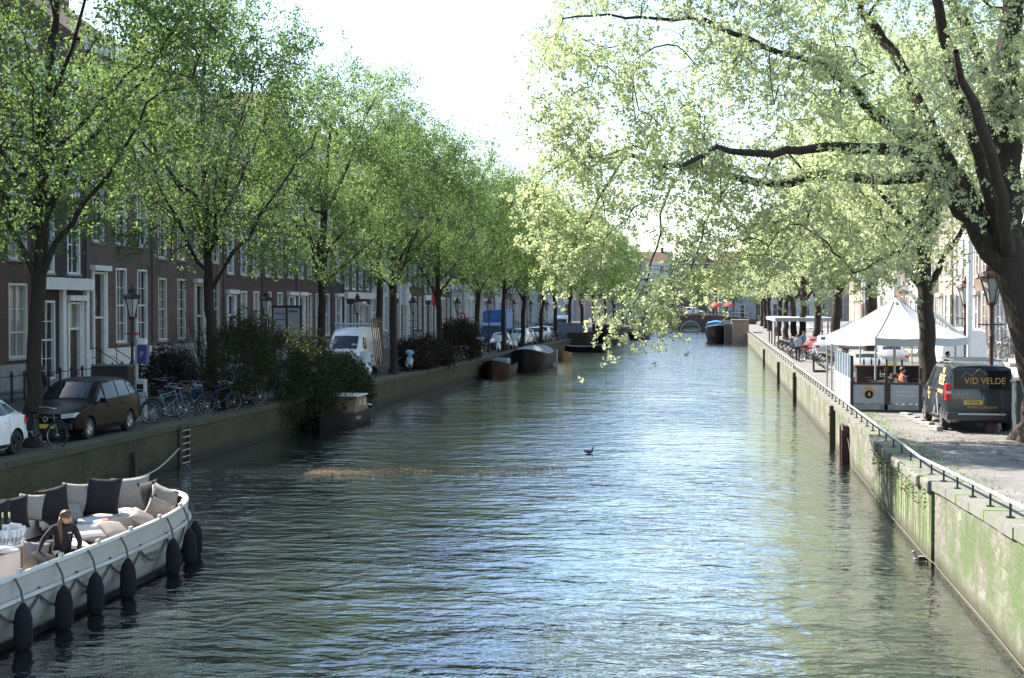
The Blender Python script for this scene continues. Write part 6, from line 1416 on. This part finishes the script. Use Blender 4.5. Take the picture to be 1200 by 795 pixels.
def person(label, loc, rz, top, legs, pose=None, hair='hair_dark', group=None, long_hair=False, scale=1.0, bag=None, face=(0, -1, 0)):
    J = dict(STAND); J.update(pose or {}); keys = list(J); me = bpy.data.meshes.new('body'); me.from_pydata([J[k] for k in keys], [(keys.index(a), keys.index(b_)) for a, b_ in EDG], [])
    o = bpy.data.objects.new('person', me); COL.objects.link(o); m_ = o.modifiers.new('s', 'SKIN'); m_.use_smooth_shade = True
    sv = me.skin_vertices[0].data
    for i, k in enumerate(keys): r_ = RAD.get(k, RAD.get(k[:2])); sv[i].radius = (r_*(1.25 if k in ('ch', 'pel', 'sp') else 1), r_*(.85 if k in ('ch', 'pel', 'sp') else 1)); sv[i].use_root = (k == 'pel')
    s_ = o.modifiers.new('d', 'SUBSURF'); s_.levels = 2; s_.render_levels = 2
    dg = bpy.context.evaluated_depsgraph_get(); nm = bpy.data.meshes.new_from_object(o.evaluated_get(dg)); bpy.data.objects.remove(o)
    v = np.zeros(len(nm.vertices)*3); nm.vertices.foreach_get('co', v); v = v.reshape(-1, 3)
    mb = MB(); mb.v = [tuple(p) for p in v]; mb.f = [tuple(p.vertices) for p in nm.polygons]
    segm = [(a, b_, {'nk': 2, 'hb': 2, 'hd': 2, 'wr': 2, 'hi': 1, 'kn': 1, 'an': 3}.get(a[:2] if a not in J or a in ('nk', 'hb', 'hd') else a[:2], 0)) for a, b_ in EDG]
    segm = [(a, b_, 1 if b_ in ('hil', 'hir') else m2) for a, b_, m2 in segm]
    def near(c):
        best = (9, 0)
        for a, b_, m2 in segm:
            A, D = np.array(J[a]), np.array(J[b_])-np.array(J[a]); t = max(0, min(1, np.dot(c-A, D)/max(1e-9, np.dot(D, D)))); d_ = np.linalg.norm(c-A-D*t)-RAD.get(a, RAD.get(a[:2]))*.5
            if d_ < best[0]: best = (d_, m2)
        return best[1]
    mb.m = [near(np.mean([v[i] for i in f], 0)) for f in mb.f]
    for sd in 'lr':     # five fingers on each hand
        w0, h0 = Vector(J['wr'+sd]), Vector(J['hn'+sd]); d_ = (h0-w0).normalized(); a = d_.cross(Vector((1, 0, 0)) if abs(d_.x) < .8 else Vector((0, 1, 0))).normalized(); c_ = d_.cross(a)
        for k, ln in enumerate((.062, .072, .068, .052)):
            off = a*(k-1.5)*.017; q = h0+off+d_*.015; mb.tube([q, q+d_*ln*.5, q+d_*ln*.85+c_*ln*.35], [.0095, .009, .007], 5, 2)
        q = w0+d_*.03-a*.02; mb.tube([q, q+d_*.03-a*.03, q+d_*.06-a*.035], [.012, .011, .008], 5, 2)
    hd, hb = Vector(J['hd']), Vector(J['hb']); up = (Vector(J['ht'])-hb).normalized(); fc = Vector(face).normalized(); fc = (fc-up*fc.dot(up)).normalized(); rt = fc.cross(up)
    c0 = hd+up*.01
    mb.loft([[c0+fc*(.085+f_)+rt*w_*s2+up*h_ for s2 in (-1, 0, 1)] for h_, w_, f_ in ((.02, .008, .0), (-.005, .012, .014), (-.03, .016, .024), (-.036, .014, .004))], 2, closed=False)
    for s2 in (-1, 1):
        e_ = c0+fc*.088+rt*.032*s2+up*.012; mb.lathe([(.004, -.004), (.012, 0), (.004, .004)], tuple(e_), 6, 4)
        e_ = hd+rt*.094*s2; mb.lathe([(.006, -.03), (.02, 0), (.006, .03)], tuple(e_), 6, 2)
    e_ = c0+fc*.082-up*.058; mb.tube([e_-rt*.024, e_+fc*.008, e_+rt*.024], .006, 4, 5)
    root = empty('person', (0, 0, 0), 0, label, 'person', group)
    mb.build('body', [MAT[top], MAT[legs], MAT['skin'], MAT['black'], MAT['black'], MAT['coral']], root, 180)
    # hair
    h = MB(); ctr = hd+up*.022-fc*.012; V = []; F = []; n1, n2 = 14, 8
    for i in range(n2+1):
        th = math.pi*.62*i/n2
        for k in range(n1):
            ph = 2*math.pi*k/n1; dvec = up*math.cos(th)+(fc*math.cos(ph)+rt*math.sin(ph))*math.sin(th); cut = 1.0 if math.cos(ph) < .2 or th < .75 else .72
            V.append(ctr+dvec*(.112*cut+.004*math.sin(5*ph+3*th)))
    for i in range(n2):
        for k in range(n1): F.append((i*n1+k, i*n1+(k+1) % n1, (i+1)*n1+(k+1) % n1, (i+1)*n1+k))
    h.add(V, F)
    if long_hair:
        for s2 in (-1, -.5, 0, .5, 1):
            q = ctr-fc*(.06 if abs(s2) < .9 else .015)+rt*.10*s2; h.tube([q, q-up*.12+rt*.02*s2, q-up*.26-Vector((0, 0, .03))+fc*.03*abs(s2), q-up*.36-Vector((0, 0, .08))+fc*.06*abs(s2)], [.03, .036, .03, .01], 6)
    h.build('hair', MAT[hair], root, 180)
    if bag: b = MB(); b.box((0, .2, 1.25), (.32, .18, .45), taper=.8); bg = b.build('backpack', MAT[bag], None); soften(bg, .05, 3); bg.location = loc; bg.rotation_euler = (0, 0, rz); tag(bg, 'dark backpack on the back of the walker in the left street', 'backpack')
    root.location = loc; root.rotation_euler = (0, 0, rz); root.scale = (scale,)*3; return root
WALK = dict(knl=(.10, -.20, .53), anl=(.10, -.22, .12), tol=(.11, -.38, .08), knr=(-.10, .08, .48), anr=(-.10, .36, .14), tor=(-.11, .24, .04), wrl=(.25, .12, .92), hnl=(.25, .14, .87), ell=(.23, .1, 1.14), elr=(-.23, -.02, 1.14), wrr=(-.23, -.22, .98), hnr=(-.225, -.27, .95))
PUSH = dict(WALK); PUSH.update(ell=(.22, -.12, 1.18), wrl=(.2, -.38, 1.08), hnl=(.19, -.43, 1.07), elr=(-.22, -.12, 1.18), wrr=(-.2, -.36, 1.06), hnr=(-.19, -.41, 1.05))
# the woman seated in the sloop, leaning to lift a cushion
wp = gnd(78, 607, 1.36); _o = Vector((.02*math.cos(R(38))+.28*math.sin(R(38)), .02*math.sin(R(38))-.28*math.cos(R(38)), 0)); wp = wp-_o
SEAT = dict(pel=(0, 0, .16), sp=(0, -.05, .33), ch=(0, -.14, .52), nk=(0, -.20, .66), hb=(.01, -.24, .72), hd=(.02, -.28, .78), ht=(.02, -.27, .85),
            shl=(.17, -.14, .60), ell=(.25, -.22, .36), wrl=(.18, -.40, .20), hnl=(.16, -.45, .17), shr=(-.17, -.14, .60), elr=(-.34, -.16, .42), wrr=(-.44, -.30, .26), hnr=(-.46, -.34, .22),
            hil=(.10, -.02, .14), knl=(.17, -.44, .20), anl=(.16, -.48, -.24), tol=(.17, -.62, -.30), hir=(-.10, -.02, .14), knr=(-.12, -.46, .18), anr=(-.10, -.46, -.24), tor=(-.10, -.60, -.30))
wm = person('long haired woman in a dark sweatshirt sitting in the sloop and lifting a cushion', (wp.x, wp.y, .58), R(38), 'navy_flat', 'navy_flat', SEAT, 'hair', None, True, face=(.7, -1, -.15))
b = MB(); b.box((0, 0, 0), (.06, .004, .018)); b.build('chest_logo', MAT['pale_text'], wm, loc=(.07, -.285, .53), rot=(R(-20), 0, 0))
person('dark haired walker in a light jacket pushing a bicycle by the right rail', (5.0, 88.9, 1.4), R(170), 'jacket_light', 'jacket_dark', PUSH, 'hair_dark')
person('person in a blue jacket standing among the bicycles on the right', (6.0, 99.5, 1.4), R(40), 'bike_blue', 'jeans')
person('person in a bright green jacket standing beyond the black van', (15.4, 88.0, 1.55), R(20), 'jacket_green', 'jeans')
person('white shirted person standing behind the one in green', (16.2, 92.0, 1.7), R(-20), 'shirt_white', 'jacket_dark', scale=1.06)
person('person in an orange top sitting at the terrace by the van', (6.45, 50.6, 1.4-.42+.02), R(100), 'jacket_orange', 'jeans', dict(knl=(.12, -.42, .92), anl=(.12, -.44, .50), tol=(.12, -.58, .46), knr=(-.12, -.42, .92), anr=(-.12, -.44, .50), tor=(-.12, -.58, .46), wrl=(.15, -.3, 1.12), hnl=(.1, -.36, 1.12), wrr=(-.15, -.3, 1.12), hnr=(-.1, -.36, 1.12)))
chair(6.45, 50.6, R(100), 'dark chair under the person in orange')
person('person in a red top standing right of the tent edge', (12.5, 75.0, 1.4), R(-30), 'red_cloth', 'jacket_dark')
person('dark clothed person in the shade under the tent', (8.9, 56.4, 1.4), R(60), 'jacket_dark', 'jeans', scale=.98)
person('walker with a backpack in the left street behind the first tree', (-21.6, 42.6, ZL), R(150), 'jacket_dark', 'jeans', WALK, bag='black')
for x, y, rz, t, lg, lb in ((-19.8, 146, 30, 'jacket_green', 'jacket_dark', 'far person in green beyond the parked white cars'), (-20.4, 151, 200, 'jacket_dark', 'jeans', 'far dark clothed person beyond the white cars'), (-22, 128, 180, 'red_cloth', 'jeans', 'far person in red behind the parked white cars'), (-19.5, 155, 10, 'jacket_light', 'jeans', 'far person in pale clothes beside the container')):
    person(lb, (x, y, ZL), R(rz), t, lg, WALK, group='people in the left street')
for x, t, lb in ((-6.5, 'jacket_dark', 'dark clothed person crossing the far bridge'), (-4.8, 'shirt_white', 'white shirted person crossing the far bridge'), (.5, 'red_cloth', 'red clothed person at the right of the far bridge')):
    person(lb, (x, 283.6, 3.3), R(90), t, 'jeans', WALK, group='people on the far bridge')

# ducks
def duck(label, u, v, rz, pale):
    p = gnd(u, v, .02); o = empty('duck', p, rz, label, 'duck', None)
    mb = MB()
    mb.loft([[(w_*math.cos(a), y, z+h_*math.sin(a)) for a in np.linspace(0, 2*math.pi, 13)[:-1]] for y, w_, h_, z in ((-.20, .015, .01, .05), (-.15, .07, .05, .05), (-.02, .10, .08, .05), (.12, .085, .065, .06), (.2, .045, .03, .1), (.25, .012, .01, .13))])
    mb.tube([(0, -.13, .07), (0, -.17, .16), (0, -.18, .22)], [.05, .036, .034], 8); mb.lathe([(.01, -.04), (.038, -.02), (.042, .01), (.02, .045)], (0, -.195, .235), 9)
    mb.tube([(0, -.225, .23), (0, -.29, .215)], [.02, .012], 5, 1)
    mb.build('body', [MAT['feather_pale' if pale else 'feather_dark'], MAT['bill']], o, 60)
    w_ = MB()
    for s_ in (1, -1): w_.loft([[(s_*(.085+.02*math.sin(a)), y, .07+.05*math.cos(a)) for a in np.linspace(0, 3.14, 5)] for y in (-.08, .05, .17)], closed=False)
    w_.build('wings', MAT['feather_dark'], o, 60); o.scale = (.7,)*3
duck('dark duck swimming alone in the middle of the canal', 690, 531, R(80), False); duck('pale breasted duck swimming close to the right quay wall', 1079, 657, R(-80), True)

# ================================================================ AIR, LIGHT, CAMERA
hz = MB(); hz.bb(-95, 75, -45, 420, -1.3, 34); m = bpy.data.materials.new('haze'); m.use_nodes = True; nt = m.node_tree; nt.nodes.remove(nt.nodes['Principled BSDF'])
pv = nt.nodes.new('ShaderNodeVolumePrincipled'); pv.inputs['Color'].default_value = (.93, .96, 1, 1); pv.inputs['Density'].default_value = HAZE; pv.inputs['Anisotropy'].default_value = .3; nt.links.new(pv.outputs[0], nt.nodes['Material Output'].inputs['Volume'])
if HAZE > 0: tag(hz.build('haze', m), kind='stuff')
EL, AZ = SUN_EL, SUN_AZ     # AZ: degrees ahead of due left
s_ = Vector((-math.cos(R(EL))*math.cos(R(AZ)), math.cos(R(EL))*math.sin(R(AZ)), math.sin(R(EL))))
sd = bpy.data.lights.new('sun', 'SUN'); sd.energy = SUN_E; sd.angle = R(.53); sd.color = (1, .94, .84); so = bpy.data.objects.new('sun', sd); COL.objects.link(so); so.rotation_euler = (-s_).to_track_quat('-Z', 'Y').to_euler(); so.location = (0, 0, 40)
wd = bpy.data.worlds.new('World'); scene.world = wd; wd.use_nodes = True; N, L = wd.node_tree.nodes, wd.node_tree.links
sky = N.new('ShaderNodeTexSky'); sky.sky_type = 'NISHITA'; sky.sun_disc = False; sky.sun_elevation = R(EL); sky.sun_rotation = math.atan2(s_.x, s_.y); sky.air_density = 1.1; sky.dust_density = 1.0; sky.ozone_density = 2.0; sky.altitude = 5
hs = N.new('ShaderNodeHueSaturation'); hs.inputs['Saturation'].default_value = 1.04; L.new(sky.outputs[0], hs.inputs['Color']); L.new(hs.outputs[0], N['Background'].inputs[0]); N['Background'].inputs[1].default_value = SKY_E
cam = bpy.data.cameras.new('camera'); cam.sensor_width = 36; cam.lens = FPX/1200*36; cam.clip_start = .1; cam.clip_end = 3000; co = bpy.data.objects.new('camera', cam); COL.objects.link(co); co.location = (0, 0, EYE); co.rotation_euler = (math.pi/2-PITCH, 0, YAW); scene.camera = co
scene.view_settings.view_transform = 'Standard'; scene.view_settings.look = 'None'; scene.view_settings.exposure = EXPO; scene.view_settings.gamma = 1
cy = scene.cycles; cy.max_bounces = 7; cy.diffuse_bounces = 3; cy.glossy_bounces = 3; cy.transmission_bounces = 3; cy.volume_bounces = 0; cy.transparent_max_bounces = 6; cy.sample_clamp_indirect = 6; cy.use_denoising = True; cy.caustics_reflective = False; cy.caustics_refractive = False
scene.render.engine = 'CYCLES'
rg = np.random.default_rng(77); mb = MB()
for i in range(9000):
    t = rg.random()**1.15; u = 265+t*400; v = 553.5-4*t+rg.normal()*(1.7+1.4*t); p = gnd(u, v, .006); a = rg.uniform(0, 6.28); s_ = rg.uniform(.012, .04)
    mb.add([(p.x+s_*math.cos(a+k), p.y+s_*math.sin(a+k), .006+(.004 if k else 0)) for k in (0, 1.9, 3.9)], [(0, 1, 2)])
for i in range(900):
    y = rg.uniform(19, 120); x = rg.uniform(-15.8, 3.9); a = rg.uniform(0, 6.28); s_ = rg.uniform(.012, .035)
    mb.add([(x+s_*math.cos(a+k), y+s_*math.sin(a+k), .006+(.004 if k else 0)) for k in (0, 1.9, 3.9)], [(0, 1, 2)])
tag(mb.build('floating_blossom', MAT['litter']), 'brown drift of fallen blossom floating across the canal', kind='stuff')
